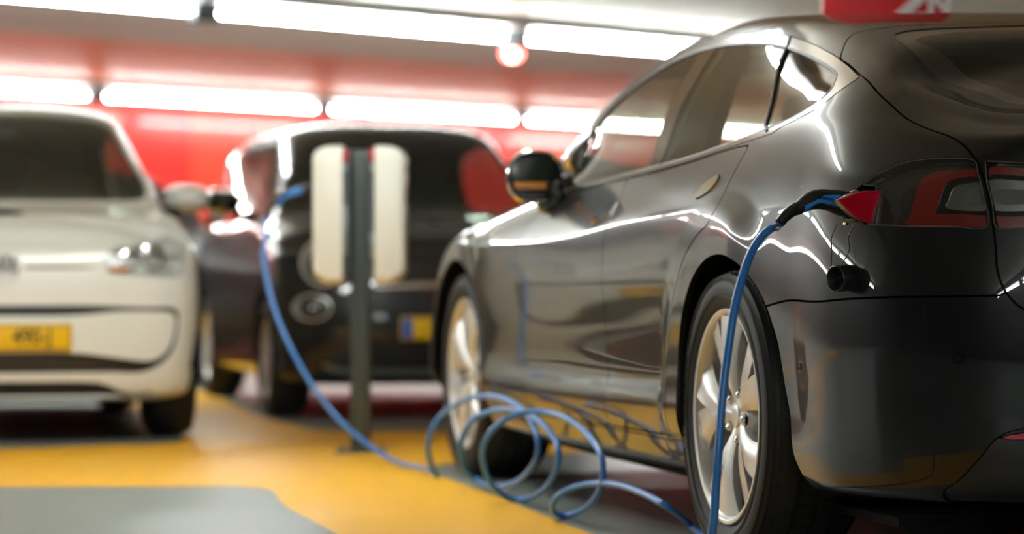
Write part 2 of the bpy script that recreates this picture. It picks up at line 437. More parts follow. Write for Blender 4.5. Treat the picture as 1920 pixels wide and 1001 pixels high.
YELLOW = [(-9.0, 9.07), (-1.675, 9.04), (-1.13, 9.06), (-.95, 9.07), (-.84, 9.0), (-.765, 8.85), (-.67, 8.25), (-.464, 7.38), (.2, 4.6), (1.1, 0.8),
          (1.78, 0.8), (.88, 4.6), (.213, 7.38), (-.02, 8.5), (-.277, 9.67), (-.28, 9.95), (-.22, 10.12), (-.05, 10.25), (.10, 10.62), (.26, 10.72), (9, 12.8),
          (9, 14.4), (.5, 12.25), (-.3, 12.18), (-.75, 12.2), (-.90, 12.35), (-.99, 12.7), (-1.23, 13.54), (-1.70, 15.8), (-2.8, 20.4), (-3.47, 20.3),
          (-1.75, 13.2), (-1.50, 12.15), (-1.39, 11.69), (-1.36, 11.45), (-1.44, 11.28), (-1.65, 11.2), (-2.02, 10.97), (-3.0, 10.9), (-9.0, 10.9)]
ys = smooth_loop(YELLOW, True, 5, sharp=(0, 8, 9, 10, 11, 20, 21, 29, 30, 39))
b = MB(); b.prism([tuple(p) for p in ys], 0.0, .0015, 'z')
tag(b.build('floor_marking', M['floor_yellow'], None, False), kind='structure')
DR = Vector((math.sin(A45), math.cos(A45), 0)); NR = Vector((-math.cos(A45), math.sin(A45), 0))
def wall(name, dist, m, s0, s1, face=-1, th=.2):
    """wall parallel to the lamp rows at distance dist along NR"""
    b = MB(); p = [NR*dist+DR*s0, NR*dist+DR*s1, NR*(dist+th)+DR*s1, NR*(dist+th)+DR*s0]
    b.prism([(q.x, q.y) for q in p], 0, HC, 'z'); return tag(b.build(name, m, None, False), kind='structure')
WALLD = 23.4
b = MB(); rnd = random.Random(4)
wall('wall_back', WALLD+.06, M['red_wall'], 7.9, 60); wall('wall_back_left', WALLD+.06, M['grey_wall'], -20, 7.9)
# glossy panels of the back wall, each a little different in hue
k = 0; s_ = 8.0
pan = MB()
while s_ < 44:
    w_ = rnd.choice((.9, 1.2, 1.2, 1.5)); pan.cur = k % 2
    c = NR*(WALLD+.03)+DR*(s_+w_/2); th = .05+.03*(k % 3)/3
    pan.box((c.x, c.y, HC/2), (w_-.02, th, HC-.02), PI/2-A45); s_ += w_; k += 1
tag(pan.build('wall_panelling', M['red_wall'], None, False, mats=[M['red_wall'], M['red_wall2']]), kind='structure')
b = MB(); q = [NR*17.9+DR*-14, NR*17.9+DR*60, NR*WALLD+DR*60, NR*WALLD+DR*-14]; b.prism([(p.x, p.y) for p in q], HC-.004, HC, 'z')  # orange red slab: bounce from the red wall put in as colour
tag(b.build('ceiling_bounce_slab', M['ceiling_bounce'], None, False), kind='structure')
def plainwall(name, x0, y0, x1, y1, m):
    b = MB(); b.prism([(x0, y0), (x1, y0), (x1, y1), (x0, y1)], 0, HC, 'z'); tag(b.build(name, m, None, False), kind='structure')
plainwall('wall_rear', -34, -14.2, 34, -14, M['grey_wall'])
plainwall('wall_right', 20, -14, 20.2, 60, M['grey_wall'])
plainwall('wall_left', -20, -14, -19.8, 60, M['grey_wall'])
# lamp rows
def lamp(pos, label, cat='ceiling light', group=None, tm='tube'):
    t = empty('ceiling_light', (pos.x, pos.y, HC-.15), PI/2-A45, label, cat, group)
    b = MB(); b.box((0, 0, .10), (LU-.06, .30, .07), 0, .01); b.build('housing', M['white_sign'], t)
    b = MB(); n = 14; r = .014
    b.tube([(-LU/2+.12+i*(LU-.24)/n, 0, 0) for i in range(n+1)], r, 14); b.build('tube', M[tm], t)
    for k in (-1, 1):
        b = MB(); b.box((k*(LU/2-.055), 0, .04), (.10, .09, .20), 0, .012); b.build('end_bracket', M['charger_dark'], t)
    return t
LU = 2.86
for ri, (dist, g, k0, k1, lab) in enumerate(ROWS):
    for k in range(k0, k1):
        s = g+LU*(k+.5); p = NR*dist+DR*s
        lamp(p, lab[k-k0] if isinstance(lab, list) else lab, group='unseen lamp rows over the cars' if 'outside' in (lab[k-k0] if isinstance(lab, list) else lab) else None, tm='tube_soft' if ri == 1 else 'tube')
def tesla_net():
    XS = [-.42, -.2, 0, .2, .45, .8, 1.15, 1.5, 1.9, 2.25, 2.5, 2.75, 2.96, 3.2, 3.42]
    rows = []
    def row(rear, yk, zk, front, x2=None):
        """rear: six (x,y,z) from the centre round to x=-.62; yk, zk: knots along the side; front: four (x,y,z)"""
        X_ = list(x2)+XS[len(x2):] if x2 else XS
        y = nspline(*zip(*yk), X_); z = nspline(*zip(*zk), X_)
        rows.append(list(rear)+[(a, b, c) for a, b, c in zip(X_, y, z)]+list(front))
    def rear(z, k=1.0, dx=0., dy=0.):
        base = [(-1.085, 0), (-1.07, .28), (-1.03, .51), (-.945, .705), (-.82, .83), (-.63, .915)]
        if np.isscalar(z): z = [z]*6
        return [((a+.63)*k-.63+dx, b+dy*min(1, b/.6), c) for (a, b), c in zip(base, z)]
    def front(z, dx=0., dy=0.):
        base = [(3.62, .84), (3.76, .66), (3.85, .36), (3.87, 0)]
        if np.isscalar(z): z = [z]*4
        return [(a+dx, max(0, b+dy*min(1, b/.6)), c) for (a, b), c in zip(base, z)]
    yk = lambda m: [(-.42, .938), (-.2, .955*.6+m*.4), (.08, m), (.6, m), (1.6, m), (2.4, m-.002), (3.0, m-.012), (3.42, m-.06)]
    row(rear(.20, .8, .05, -.12), [(-.42, .80), (1.5, .82), (3.42, .76)], [(-.42, .18), (1.5, .17), (3.42, .17)], front(.16, -.12, -.1))
    row(rear(.225, .96, .0, -.015), [(-.42, .905), (0, .92), (1.5, .925), (2.6, .92), (3.42, .87)], [(-.42, .215), (1.5, .195), (3.42, .19)], front(.17, -.04, -.04))
    row(rear(.30, 1.02, 0, .005), yk(.952), [(-.42, .28), (1.5, .265), (3.42, .27)], front(.25))
    row(rear(.38, 1.03, 0, .01), yk(.972), [(-.42, .38), (.6, .355), (1.5, .345), (3.42, .35)], front(.34))
    row(rear(.44, 1.03, 0, .012), yk(.958), [(-.42, .44), (1.5, .42), (3.42, .43)], front(.43))
    row(rear(.535, 1.03, 0, .016), [(-.42, .945), (-.2, .957), (.08, .967), (.6, .969), (1.6, .969), (2.4, .966), (3.0, .95), (3.42, .902)], [(-.42, .56), (1.5, .56), (3.42, .54)], front(.53, -.005))
    row(rear(.645, 1.01, 0, .014), [(-.42, .948), (-.2, .963), (.08, .976), (.6, .979), (1.6, .979), (2.4, .976), (3.0, .96), (3.42, .912)], [(-.42, .68), (1.5, .69), (2.5, .67), (3.42, .62)], front([.605, .59, .58, .58], -.02))
    row(rear([.75, .75, .745, .745, .75, .765], .98, 0, .003), [(-.42, .938), (-.2, .956), (.08, .970), (.6, .973), (1.6, .973), (2.96, .964), (3.42, .906)],
        [(-.42, .79), (0, .822), (.3, .842), (.6, .832), (1.5, .792), (2.4, .77), (3.0, .755), (3.42, .69)], front([.655, .635, .625, .62], -.04, -.01))
    row(rear([.83, .83, .825, .82, .825, .845], .955, 0, -.012), [(-.42, .926), (-.2, .943), (.08, .962), (.3, .966), (.6, .967), (1.6, .967), (2.96, .960), (3.42, .89)],
        [(-.42, .865), (0, .875), (.3, .862), (.6, .849), (1.5, .808), (2.4, .788), (3.0, .776), (3.42, .71)], front([.685, .66, .65, .645], -.06, -.02))
    row(rear([.90, .90, .895, .89, .895, .915], .92, 0, -.030), [(-.42, .903), (-.2, .922), (0, .935), (.6, .937), (1.6, .926), (2.96, .90), (3.42, .82)],
        [(-.42, .945), (0, .935), (.4, .92), (1.5, .89), (2.4, .86), (3.0, .835), (3.42, .755)], front([.71, .69, .675, .67], -.09, -.04))
    # belt
    row([(-1.04, 0, .965), (-1.03, .27, .962), (-.985, .49, .955), (-.91, .655, .950), (-.78, .765, .960), (-.60, .842, .995)],
        [(-.42, .865), (-.2, .88), (0, .888), (.5, .892), (1.6, .886), (2.2, .865), (2.96, .82), (3.42, .73)],
        [(-.42, 1.03), (-.2, 1.03), (0, 1.022), (.5, .99), (1.0, .972), (1.6, .952), (2.2, .925), (2.6, .905), (3.0, .875), (3.42, .79)],
        [(3.55, .68, .745), (3.66, .54, .725), (3.73, .28, .715), (3.75, 0, .71)])
    # foot of the glass
    row([(-1.05, 0, 1.005), (-1.04, .26, 1.0), (-.99, .475, .99), (-.90, .635, .978), (-.765, .745, .99), (-.59, .81, 1.035)],
        [(-.42, .832), (-.2, .85), (0, .862), (.5, .868), (1.6, .862), (2.2, .835), (2.6, .80), (2.96, .75), (3.42, .65)],
        [(-.42, 1.072), (-.2, 1.062), (0, 1.045), (.5, 1.01), (1.0, .992), (1.6, .972), (2.2, .95), (2.6, .925), (3.0, .895), (3.42, .81)],
        [(3.51, .60, .765), (3.60, .48, .745), (3.66, .25, .735), (3.67, 0, .73)])
    # middle of the glass
    row([(-1.03, 0, 1.02), (-1.02, .25, 1.015), (-.955, .455, 1.003), (-.86, .615, .995), (-.715, .71, 1.02), (-.55, .77, 1.08)],
        [(-.42, .785), (-.2, .79), (0, .795), (.5, .80), (1.0, .80), (1.6, .79), (2.0, .78), (2.3, .755), (2.6, .69), (2.96, .62), (3.42, .54)],
        [(-.42, 1.112), (-.2, 1.135), (0, 1.145), (.5, 1.16), (1.0, 1.155), (1.6, 1.105), (2.0, 1.035), (2.3, .965), (2.6, .937), (3.0, .908), (3.42, .828)],
        [(3.47, .50, .785), (3.54, .40, .765), (3.58, .22, .755), (3.59, 0, .75)])
    # top of the glass
    row([(-.96, 0, 1.038), (-.95, .24, 1.033), (-.90, .44, 1.018), (-.81, .60, 1.01), (-.66, .67, 1.045), (-.50, .71, 1.115)],
        [(-.42, .72), (-.2, .71), (0, .705), (.5, .70), (1.0, .695), (1.5, .71), (1.9, .755), (2.25, .80), (2.6, .60), (2.96, .50), (3.42, .44)],
        [(-.42, 1.145), (-.2, 1.20), (0, 1.235), (.3, 1.275), (.6, 1.302), (1.0, 1.312), (1.5, 1.272), (1.9, 1.175), (2.25, 1.01), (2.6, .948), (3.0, .918), (3.42, .842)],
        [(3.42, .41, .80), (3.47, .33, .78), (3.49, .18, .77), (3.5, 0, .768)])
    # roof rail ridge
    row([(-.86, 0, 1.058), (-.85, .23, 1.052), (-.82, .42, 1.035), (-.74, .578, 1.038), (-.60, .630, 1.074), (-.45, .650, 1.126)],
        [(-.38, .65), (-.2, .65), (0, .645), (.5, .64), (1.0, .625), (1.5, .65), (1.9, .695), (2.25, .73), (2.6, .50), (2.96, .40), (3.42, .34)],
        [(-.42, 1.166), (-.2, 1.234), (0, 1.280), (.3, 1.325), (.6, 1.36), (1.0, 1.372), (1.5, 1.332), (1.9, 1.238), (2.25, 1.075), (2.6, .958), (3.0, .925), (3.42, .852)],
        [(3.38, .32, .815), (3.41, .26, .795), (3.42, .15, .785), (3.43, 0, .782)], (-.33, -.17))
    # upper roof
    row([(-.76, 0, 1.085), (-.75, .20, 1.080), (-.73, .38, 1.062), (-.66, .52, 1.056), (-.54, .56, 1.086), (-.41, .575, 1.128)],
        [(-.34, .58), (-.2, .58), (0, .575), (.5, .57), (1.0, .54), (1.5, .56), (1.9, .59), (2.25, .60), (2.6, .40), (2.96, .30), (3.42, .26)],
        [(-.42, 1.168), (-.2, 1.245), (0, 1.297), (.3, 1.338), (.6, 1.374), (1.0, 1.384), (1.5, 1.345), (1.9, 1.255), (2.25, 1.105), (2.6, .965), (3.0, .93), (3.42, .862)],
        [(3.33, .24, .83), (3.35, .19, .812), (3.36, .11, .80), (3.36, 0, .797)], (-.29, -.155))
    row([(-.64, 0, 1.125), (-.63, .15, 1.12), (-.61, .28, 1.11), (-.55, .34, 1.117), (-.46, .33, 1.15), (-.36, .32, 1.187)],
        [(-.42, .30), (0, .30), (.5, .30), (1.0, .30), (1.5, .30), (1.9, .30), (2.25, .28), (2.6, .20), (2.96, .16), (3.42, .14)],
        [(-.42, 1.205), (-.2, 1.265), (0, 1.31), (.3, 1.355), (.6, 1.383), (1.0, 1.394), (1.5, 1.36), (1.9, 1.275), (2.25, 1.13), (2.6, .975), (3.0, .937), (3.42, .875)],
        [(3.26, .13, .85), (3.28, .10, .838), (3.29, .05, .83), (3.29, 0, .827)], (-.26, -.14))
    cx = [-.50, -.495, -.48, -.45, -.40, -.32]+XS+[3.24-.0, 3.25, 3.255, 3.26]
    cx[6] = -.24; cx[7] = -.12
    cx[20] = 3.12; cx[21:25] = [3.17, 3.2, 3.21, 3.22]; cx[19] = 3.0; cx[18] = 2.88
    cz = nspline([-.6, -.3, 0, .3, .6, .9, 1.2, 1.5, 1.9, 2.25, 2.6, 2.75, 3.0, 3.3], [1.145, 1.245, 1.318, 1.362, 1.387, 1.397, 1.39, 1.365, 1.28, 1.14, .985, .962, .935, .862], cx)
    rows.append([(a, 0, c) for a, c in zip(cx, cz)])
    return np.array(rows)
def tesla_post(G):
    """wheel arch flares: a flat ring round each wheel"""
    G = G.copy(); x, y, z = G[..., 0], G[..., 1], G[..., 2]
    def sm(a): a = np.clip(a, 0, 1); return a*a*(3-2*a)
    for x0, yt in ((0., .984), (2.96, .978)):
        r = np.hypot(x-x0, z-.352)
        w = sm((.54-r)/.11)*sm((z-.22)/.15)*(y > .5)*(z < .99)
        w = np.where((x < x0), w*sm(1-(x0-x-.08)/.27)*sm((z-.5)/.2), w)
        t = np.where(x > x0, yt, yt-.25*np.clip(x0-x-.1, 0, 1)**1.5)
        y = np.where(t > y, y+(t-y)*w, y-(y-t)*w*.8)
    G[..., 1] = y
    return G
# ---------------------------------------------------------------- the dark grey hatchback with the plug in it
TO = (1.441, 6.844, 0); TRZ = math.atan2(.9729, -.2313)
TS = Surf(tesla_net(), [20]*9+[12]*4+[7]*11, [9]*17, tesla_post)
tesla = empty('car', TO, TRZ, 'large dark grey metallic hatchback with the blue charging cable plugged in behind its rear wheel', 'car')
PAINT = M['tesla_paint']
P_DLO = [(14.60, 12.60), (14.2, 12.72), (13.72, 12.84), (13.337, 12.95), (12.999, 13.03), (12.497, 13.07), (11.942, 13.06), (11.403, 13.02), (10.691, 12.96), (9.903, 12.932), (9.324, 12.88), (8.697, 12.802), (8.09, 12.71), (7.446, 12.569), (6.902, 12.395), (6.701, 12.181), (6.536, 11.826), (6.536, 11.437), (6.722, 11.182), (7.015, 10.875), (7.407, 10.46), (7.8, 10.22), (8.9, 10.14), (10.3, 10.13), (11.4, 10.11), (12.2, 10.1), (13.2, 10.12), (14.0, 10.3), (14.5, 11.2)]
P_TRIM = [(14.80, 12.7), (14.3, 12.95), (13.839, 13.09), (13.5, 13.19), (13.303, 13.25), (12.852, 13.32), (12.308, 13.33), (11.76, 13.33), (11.291, 13.32), (10.711, 13.30), (10.142, 13.283), (9.775, 13.28), (9.083, 13.16), (8.238, 13.004), (7.442, 12.856), (7.228, 12.791), (6.738, 12.661), (6.267, 12.479), (6.233, 12.052), (6.297, 11.427), (6.416, 11.025), (6.625, 10.726), (6.986, 10.26), (7.248, 9.948), (7.411, 9.875), (8.466, 9.80), (9.949, 9.80), (11.352, 9.79), (12.118, 9.79), (13.1, 9.8), (14.1, 10.0), (14.75, 11.2)]
P_DIV = [(9.42, 13.2), (9.038, 12.544), (8.642, 12.1), (8.409, 11.831), (8.1, 11.35), (7.537, 10.076), (7.5, 9.9), (5.5, 9.9), (5.5, 13.3)]
P_BP = [(11.72, 13.2), (11.60, 12.5), (11.55, 11.868), (11.5, 11), (11.46, 9.9), (11.06, 9.9), (11.15, 11), (11.19, 11.699), (11.19, 12.4), (11.30, 13.2)]
P_HATCH = [(7.69, 17.3), (7.69, 17.0), (7.69, 16.28), (7.62, 15.6), (7.56, 15.0), (7.58, 14.5), (7.66, 14.1), (7.70, 13.8), (7.58, 13.359), (7.269, 12.842), (6.895, 12.743), (6.324, 12.56), (5.539, 12.283), (4.949, 12.003), (4.621, 11.72), (4.405, 11.53), (4.18, 11.40), (3.948, 11.25), (3.708, 11.0), (3.511, 10.509), (3.351, 9.976), (3.198, 9.572), (3.103, 9.182), (3.013, 8.725), (2.951, 8.248), (2.892, 7.739), (2.837, 7.206), (2.815, 6.9), (2.786, 6.518), (2.724, 6.192), (2.638, 5.937), (2.50, 5.74), (2.2, 5.6), (1.2, 5.5), (0, 5.5), (-.1, 5.5), (-.1, 17.3)]
P_LAMP = [(5.06, 7.93), (4.884, 8.208), (4.73, 8.5), (4.608, 8.789), (4.495, 9.009), (4.39, 9.168), (4.236, 9.37), (4.072, 9.515), (3.825, 9.631), (3.563, 9.672), (3.249, 9.62), (3.155, 9.183), (3.04, 8.564), (2.94, 7.593), (3.352, 7.59), (4.019, 7.565), (4.45, 7.53), (4.80, 7.60)]
P_LAMPH = [(3.10, 9.60), (2.928, 9.58), (2.626, 9.50), (2.0, 9.35), (1.7, 9.2), (1.62, 8.4), (1.62, 7.56), (2.545, 7.56), (2.835, 7.57), (2.92, 8.25), (3.02, 8.9)]
P_ARCH = [(8.1, 6.36), (8.55, 6.22), (8.914, 5.99), (9.15, 5.632), (9.357, 5.009), (9.46, 4.2), (9.50, 3.3), (9.53, 2.2), (9.60, .8), (9.62, -.2), (5.55, -.2), (5.60, .7), (5.80, 1.4), (5.93, 2.245), (6.02, 3.0), (6.14, 3.9), (6.261, 4.707), (6.393, 5.096), (6.564, 5.496), (6.80, 5.88), (7.15, 6.22), (7.6, 6.38)]
P_BUMP = [(6.62, 5.46), (6.346, 5.507), (5.596, 5.706), (4.793, 5.94), (4.033, 5.98), (3.32, 6.0), (2.73, 6.019), (2.6, 6.3), (-.1, 6.3), (-.1, -.2), (6.7, -.2)]
P_RDOOR = [(11.70, 9.74), (9.5, 9.74), (8.1, 9.70), (7.93, 9.6), (7.96, 9.3), (8.0, 9.0), (8.05, 8.432), (8.119, 7.668), (8.22, 7.184), (8.36, 6.85), (8.8, 6.60), (9.3, 6.2), (9.6, 5.6), (9.76, 4.8), (9.84, 3.8), (9.88, 2.9), (9.88, 2.12), (11.70, 2.12)]
P_FDOOR = [(11.70, 9.74), (11.70, 2.12), (14.2, 2.12), (14.33, 2.8), (14.40, 4.5), (14.42, 7.0), (14.35, 8.6), (14.2, 9.4), (13.9, 9.76)]
P_HANDLE = [(9.128, 8.2), (9.10, 8.5), (9.0, 8.74), (8.767, 8.95), (8.56, 9.03), (8.47, 8.85), (8.586, 8.5), (8.82, 8.28)]
P_HANDF = [(a+3.05, b) for a, b in [(9.128, 8.1), (9.10, 8.4), (9.0, 8.64), (8.767, 8.8), (8.6, 8.85), (8.55, 8.65), (8.65, 8.4), (8.82, 8.2)]]
P_GLASS = [(7.3, 17.3), (7.3, 17.0), (7.28, 15.8), (7.15, 15.1), (6.7, 14.78), (6.0, 14.75), (5.3, 14.95), (4.73, 15.15), (4.36, 15.2), (3.7, 15.25), (2.87, 15.22), (1.5, 15.2), (0, 15.2), (-.1, 15.2), (-.1, 17.3)]
P_CLEAR = [(6.9, 17.3), (6.9, 17.0), (6.88, 16.2), (6.85, 15.6), (6.766, 15.353), (6.655, 15.204), (6.503, 15.102), (6.369, 15.071), (6.121, 15.112), (5.537, 15.27), (4.324, 15.42), (3.2, 15.45), (1.5, 15.45), (0, 15.45), (-.1, 15.45), (-.1, 17.3)]
P_WIND = [(13.55, 17.3), (13.55, 17.0), (13.57, 15.5), (13.62, 14.5), (13.8, 14.25), (14.3, 14.25), (15.0, 14.3), (15.4, 14.9), (15.9, 15.8), (16.2, 16.5), (16.3, 17.0), (16.3, 17.3)]
P_REDO = [(3.19, 9.445), (3.522, 9.472), (3.775, 9.421), (3.884, 9.302), (3.95, 9.113), (3.985, 8.84), (3.995, 8.5), (4.01, 8.2), (4.02, 7.9), (4.024, 7.66), (3.356, 7.64), (2.90, 7.64), (2.98, 8.3), (3.1, 9.0)]
P_REDI = [(3.16, 9.165), (3.464, 9.162), (3.575, 9.056), (3.623, 8.809), (3.642, 8.382), (3.652, 8.036), (3.308, 8.032), (2.93, 8.03), (3.0, 8.5)]
P_SILO = [(3.14, 9.026), (3.322, 9.028), (3.437, 8.967), (3.497, 8.814), (3.518, 8.498), (3.506, 8.199), (2.94, 8.17), (3.0, 8.6)]
P_SILI = [(3.11, 8.807), (3.239, 8.809), (3.286, 8.776), (3.311, 8.613), (3.306, 8.407), (2.96, 8.40)]
P_DIFF = [(-.1, 3.0), (0, 3.0), (1.5, 2.98), (2.4, 2.93), (2.7, 2.80), (2.853, 2.55), (2.977, 2.176), (3.123, 1.818), (3.30, 1.46), (3.5, 1.1), (3.6, -.2), (-.1, -.2)]
P_REFL = [(2.80, 2.61), (2.70, 2.72), (2.554, 2.79), (2.2, 2.82), (1.7, 2.80), (1.7, 2.6), (2.4, 2.61)]
P_SKIRT = [(16.4, 1.95), (16.4, -.2), (9.0, -.2), (9.0, 2.0), (11.7, 2.0)]
def L(p, sub=4, sharp=()): return smooth_loop(p, True, sub, sharp)
def sh(p): return [i for i, q in enumerate(p) if q[0] < 0 or q[1] < 0 or q[1] > 17]
base = TS.sheet()
# wheel openings
fa = region_field(TS, base[0], L(P_ARCH, 4, (9, 10)))
V = base[0]; fb = np.where((V[:, 1] > .55) & (V[:, 2] < .9), np.hypot(V[:, 0]-2.96, V[:, 2]-.352)-.392, .3); fb = np.where((V[:, 2] < .352) & (V[:, 1] > .55), np.minimum(fb, np.abs(V[:, 0]-2.96)-.392), fb)
bodys = clip(base, np.minimum(fa, fb), 0, 'out')
lining = clip(base, np.minimum(fa, fb), -.0, 'out')
def cut(src, poly, gap=.004, sub=4, sharp=()): return split(TS, src, L(poly, sub, sharp), gap)
zone, bodys = cut(bodys, P_TRIM, .003, 4, (17,)); _, lining = cut(lining, P_TRIM, .0)
glz, trim = cut(zone, P_DLO, .0, 4)
both_sides('window_trim', trim, M['satin_chrome'], tesla, rim=.006, lift=.001)
pill, rest = cut(glz, P_BP, .0, 3, (0, 4, 5, 9)); quarter, rest = cut(rest, P_DIV, .006, 3, (0, 6, 7, 8))
fl = rest[0][:, 6]-11.4; fw = clip(rest, fl, 0, 'out'); rw = clip(rest, fl, 0, 'in')
both_sides('pillar_cover', pill, M['gloss_black'], tesla, rim=.004, lift=-.003)
both_sides('side_window', fw, M['glass'], tesla, rim=0, lift=-.004); both_sides('side_window', rw, M['glass'], tesla, rim=0, lift=-.004)
both_sides('quarter_window', quarter, M['glass'], tesla, rim=0, lift=-.004)
# rubber strip between the rear door window and the quarter window, and round the glass
for sd in (1, -1):
    b = MB(); p, n = TS.at(smooth_loop(P_DIV[:6], False, 5)); p = (p-n*.001)*np.array([1, sd, 1]); b.tube([tuple(q) for q in p], .0055, 8); b.build('window_seal', M['black_plastic'], tesla)
    b = MB(); p, n = TS.at(L(P_DLO, 3)); p = (p-n*.002)*np.array([1, sd, 1]); b.tube([tuple(q) for q in p], .0045, 8, closed=True); b.build('window_seal', M['black_plastic'], tesla)
wind, bodys = cut(bodys, P_WIND, .004, 4, sh(P_WIND)); _, lining = cut(lining, P_WIND, 0, 4, sh(P_WIND))
panel('windscreen', wind, M['glass'], tesla, rim=0, lift=-.004, mirror_join=True)
hatch, bodys = cut(bodys, P_HATCH, .005, 4, sh(P_HATCH))
_, lining = cut(lining, P_CLEAR, 0, 4, sh(P_CLEAR))
rg, hatch = cut(hatch, P_GLASS, .0012, 4, sh(P_GLASS)); clear, frit = cut(rg, P_CLEAR, 0, 4, sh(P_CLEAR))
lh, hatch = cut(hatch, P_LAMPH, .003, 4, (0, 6, 7, 8))
hb = panel('tailgate', hatch, PAINT, tesla, rim=.016, mirror_join=True)
panel('rear_glass_border', frit, M['gloss_black'], hb, rim=.004, lift=-.002, mirror_join=True)
panel('rear_window', clear, M['glass_dark'], hb, rim=0, lift=-.002, mirror_join=True)
# tail lamps
lamp_, bodys = cut(bodys, P_LAMP, .004, 4, (0, 10, 13)); _, lining = cut(lining, P_LAMP, 0)
_, lining = cut(lining, P_LAMPH, 0)
lamp_ = refine(lamp_); lh = refine(lh)
pf = np.minimum(lamp_[0][:, 6]-4.46, (8.66-lamp_[0][:, 7])*1.0); port = clip(lamp_, pf, .01, 'out'); lens = clip(lamp_, pf, 0, 'in')
def lamp_unit(lens, sd, red, inner, name):
    e = panel(name, lens, M['lens'], tesla, rim=0, side=sd, lift=-.001)
    r, oth = cut(lens, red[0], 0, 5); ri, r = cut(r, red[1], 0, 5)
    s1, ri = cut(ri, red[2], 0, 5); s2, s1 = cut(s1, red[3], 0, 5)
    r, oth, ri, s1, s2 = [offset(q, -.030) for q in (r, oth, ri, s1, s2)]
    panel('reflector_red', r, M['lamp_red'], e, rim=.004, side=sd, lift=.006)
    panel('housing', oth, M['lamp_dark'], e, rim=-.006, side=sd)
    panel('surround', ri, M['gloss_black'], e, rim=.01, side=sd, lift=.002)
    panel('reflector_bowl', s1, M['silver_reflector'], e, rim=.004, side=sd, lift=-.002)
    panel('bulb_cover', s2, M['lamp_housing'], e, rim=.004, side=sd, lift=.0)
    b = MB(); p, n = TS.at(L(inner, 5, (0, 1, len(inner)-1))); p = (p-n*.0005)*np.array([1, sd, 1]); b.tube([tuple(q) for q in p], .0009, 6, closed=True); b.build('lens_edge', M['lamp_housing'], e)
    return e
P_LENS = [(4.46, 8.66), (4.66, 8.66)]+P_LAMP[3:17]+[(4.46, 7.53)]
for sd in (1, -1): lamp_unit(lens, sd, (P_REDO, P_REDI, P_SILO, P_SILI), P_LENS, 'tail_lamp')
H_REDO = [(3.06, 9.5), (2.6, 9.40), (1.7, 9.1), (1.64, 8.4), (1.64, 7.62), (2.0, 7.62), (2.88, 7.63), (2.97, 8.4)]
H_REDI = [(3.04, 9.25), (2.6, 9.15), (1.95, 8.95), (1.9, 8.4), (1.9, 8.0), (2.2, 7.98), (2.92, 7.99), (2.98, 8.6)]
H_SILO = [(3.02, 9.1), (2.6, 9.02), (2.02, 8.85), (1.97, 8.4), (1.97, 8.1), (2.3, 8.12), (2.91, 8.15), (2.97, 8.5)]
H_SILI = [(2.95, 8.80), (2.55, 8.75), (2.15, 8.65), (2.1, 8.5), (2.1, 8.35), (2.4, 8.36), (2.88, 8.38)]
for sd in (1, -1): lamp_unit(lh, sd, (H_REDO, H_REDI, H_SILO, H_SILI), P_LAMPH, 'tailgate_lamp')
# charge port: recess at the front tip of the left lamp
panel('lamp_tip', port, M['lamp_red'], tesla, rim=.01, side=-1)
pb = panel('charge_port', offset(port, -.022), M['gloss_black'], tesla, rim=-.021, side=1)
# bumper
bump, bodys = cut(bodys, P_BUMP, .005, 4, (6, 7, 8, 9, 10, 0))
dif, bump = cut(bump, P_DIFF, .003, 4, sh(P_DIFF)); rfl, dif = cut(dif, P_REFL, .002, 3)
bo = panel('rear_bumper', bump, PAINT, tesla, rim=.018, mirror_join=True)
panel('diffuser', dif, M['black_plastic'], bo, rim=.01, lift=-.006, mirror_join=True)
panel('rear_reflector', rfl, M['port_red'], bo, rim=.004, mirror_join=True)
for uvp in ((5.704, 4.419), (3.199, 4.808)):
    for sd in (1, -1):
        p, n = TS.at([uvp]); p = p[0]*[1, sd, 1]; n = n[0]*[1, sd, 1]
        b = MB(); q = Vector(n).to_track_quat('Y', 'Z'); m_ = [(.0, .0012), (.0085, .0012), (.0095, 0), (.0105, .0018), (.0115, 0)]
        t = MB(); t.lathe(m_, 'y', n=24); b.add([tuple(Vector(p)+q @ Vector(v)) for v in t.v], t.f); b.build('parking_sensor', M['gloss_black'], bo)
# doors
for nm, poly, hp, shp in (('rear_door', P_RDOOR, P_HANDLE, (0, 16, 17)), ('front_door', P_FDOOR, P_HANDF, (0, 1, 2))):
    d, bodys = cut(bodys, poly, .0045, 4, shp); h, d = cut(d, hp, .0025, 3)
    for sd in (1, -1):
        e = panel(nm, d, PAINT, tesla, rim=.014, side=sd); panel('door_handle', h, M['chrome'], e, rim=.006, side=sd, lift=.004)
skirt, bodys = cut(bodys, P_SKIRT, .003, 3, (0, 1, 2, 3, 4))
both_sides('side_skirt', skirt, PAINT, tesla, rim=.012)
panel('body', bodys, PAINT, tesla, rim=.016, mirror_join=True)
# dark lining behind the panel gaps, pale roof lining
hl = clip(lining, np.maximum(np.maximum(13.4-lining[0][:, 7], lining[0][:, 6]-12.8), 7.4-lining[0][:, 6]), 0, 'in')
panel('inner_lining', offset(lining, -.0165), M['soft_black'], tesla, rim=0, mirror_join=True)
panel('roof_lining', offset(hl, -.03), M['beige_interior'], tesla, rim=0, mirror_join=True)
b = MB(); b.box((1.4, 0, .155), (4.2, 1.58, .02)); b.build('underbody', M['soft_black'], tesla)
# wheel wells
for x0 in (0, 2.96):
    for sd in (1, -1):
        b = MB(); arc = [(x0+.43*math.cos(a), .352+.43*math.sin(a)) for a in [PI*k/24 for k in range(25)]]
        n = len(arc); b.add([(x, sd*(.95 if x > x0-.1 else .86), z) for x, z in arc]+[(x, sd*.60, z) for x, z in arc], [(i, i+1, n+i+1, n+i) for i in range(n-1)]+[tuple(range(n, 2*n))]); b.build('wheel_well', M['soft_black'], tesla)
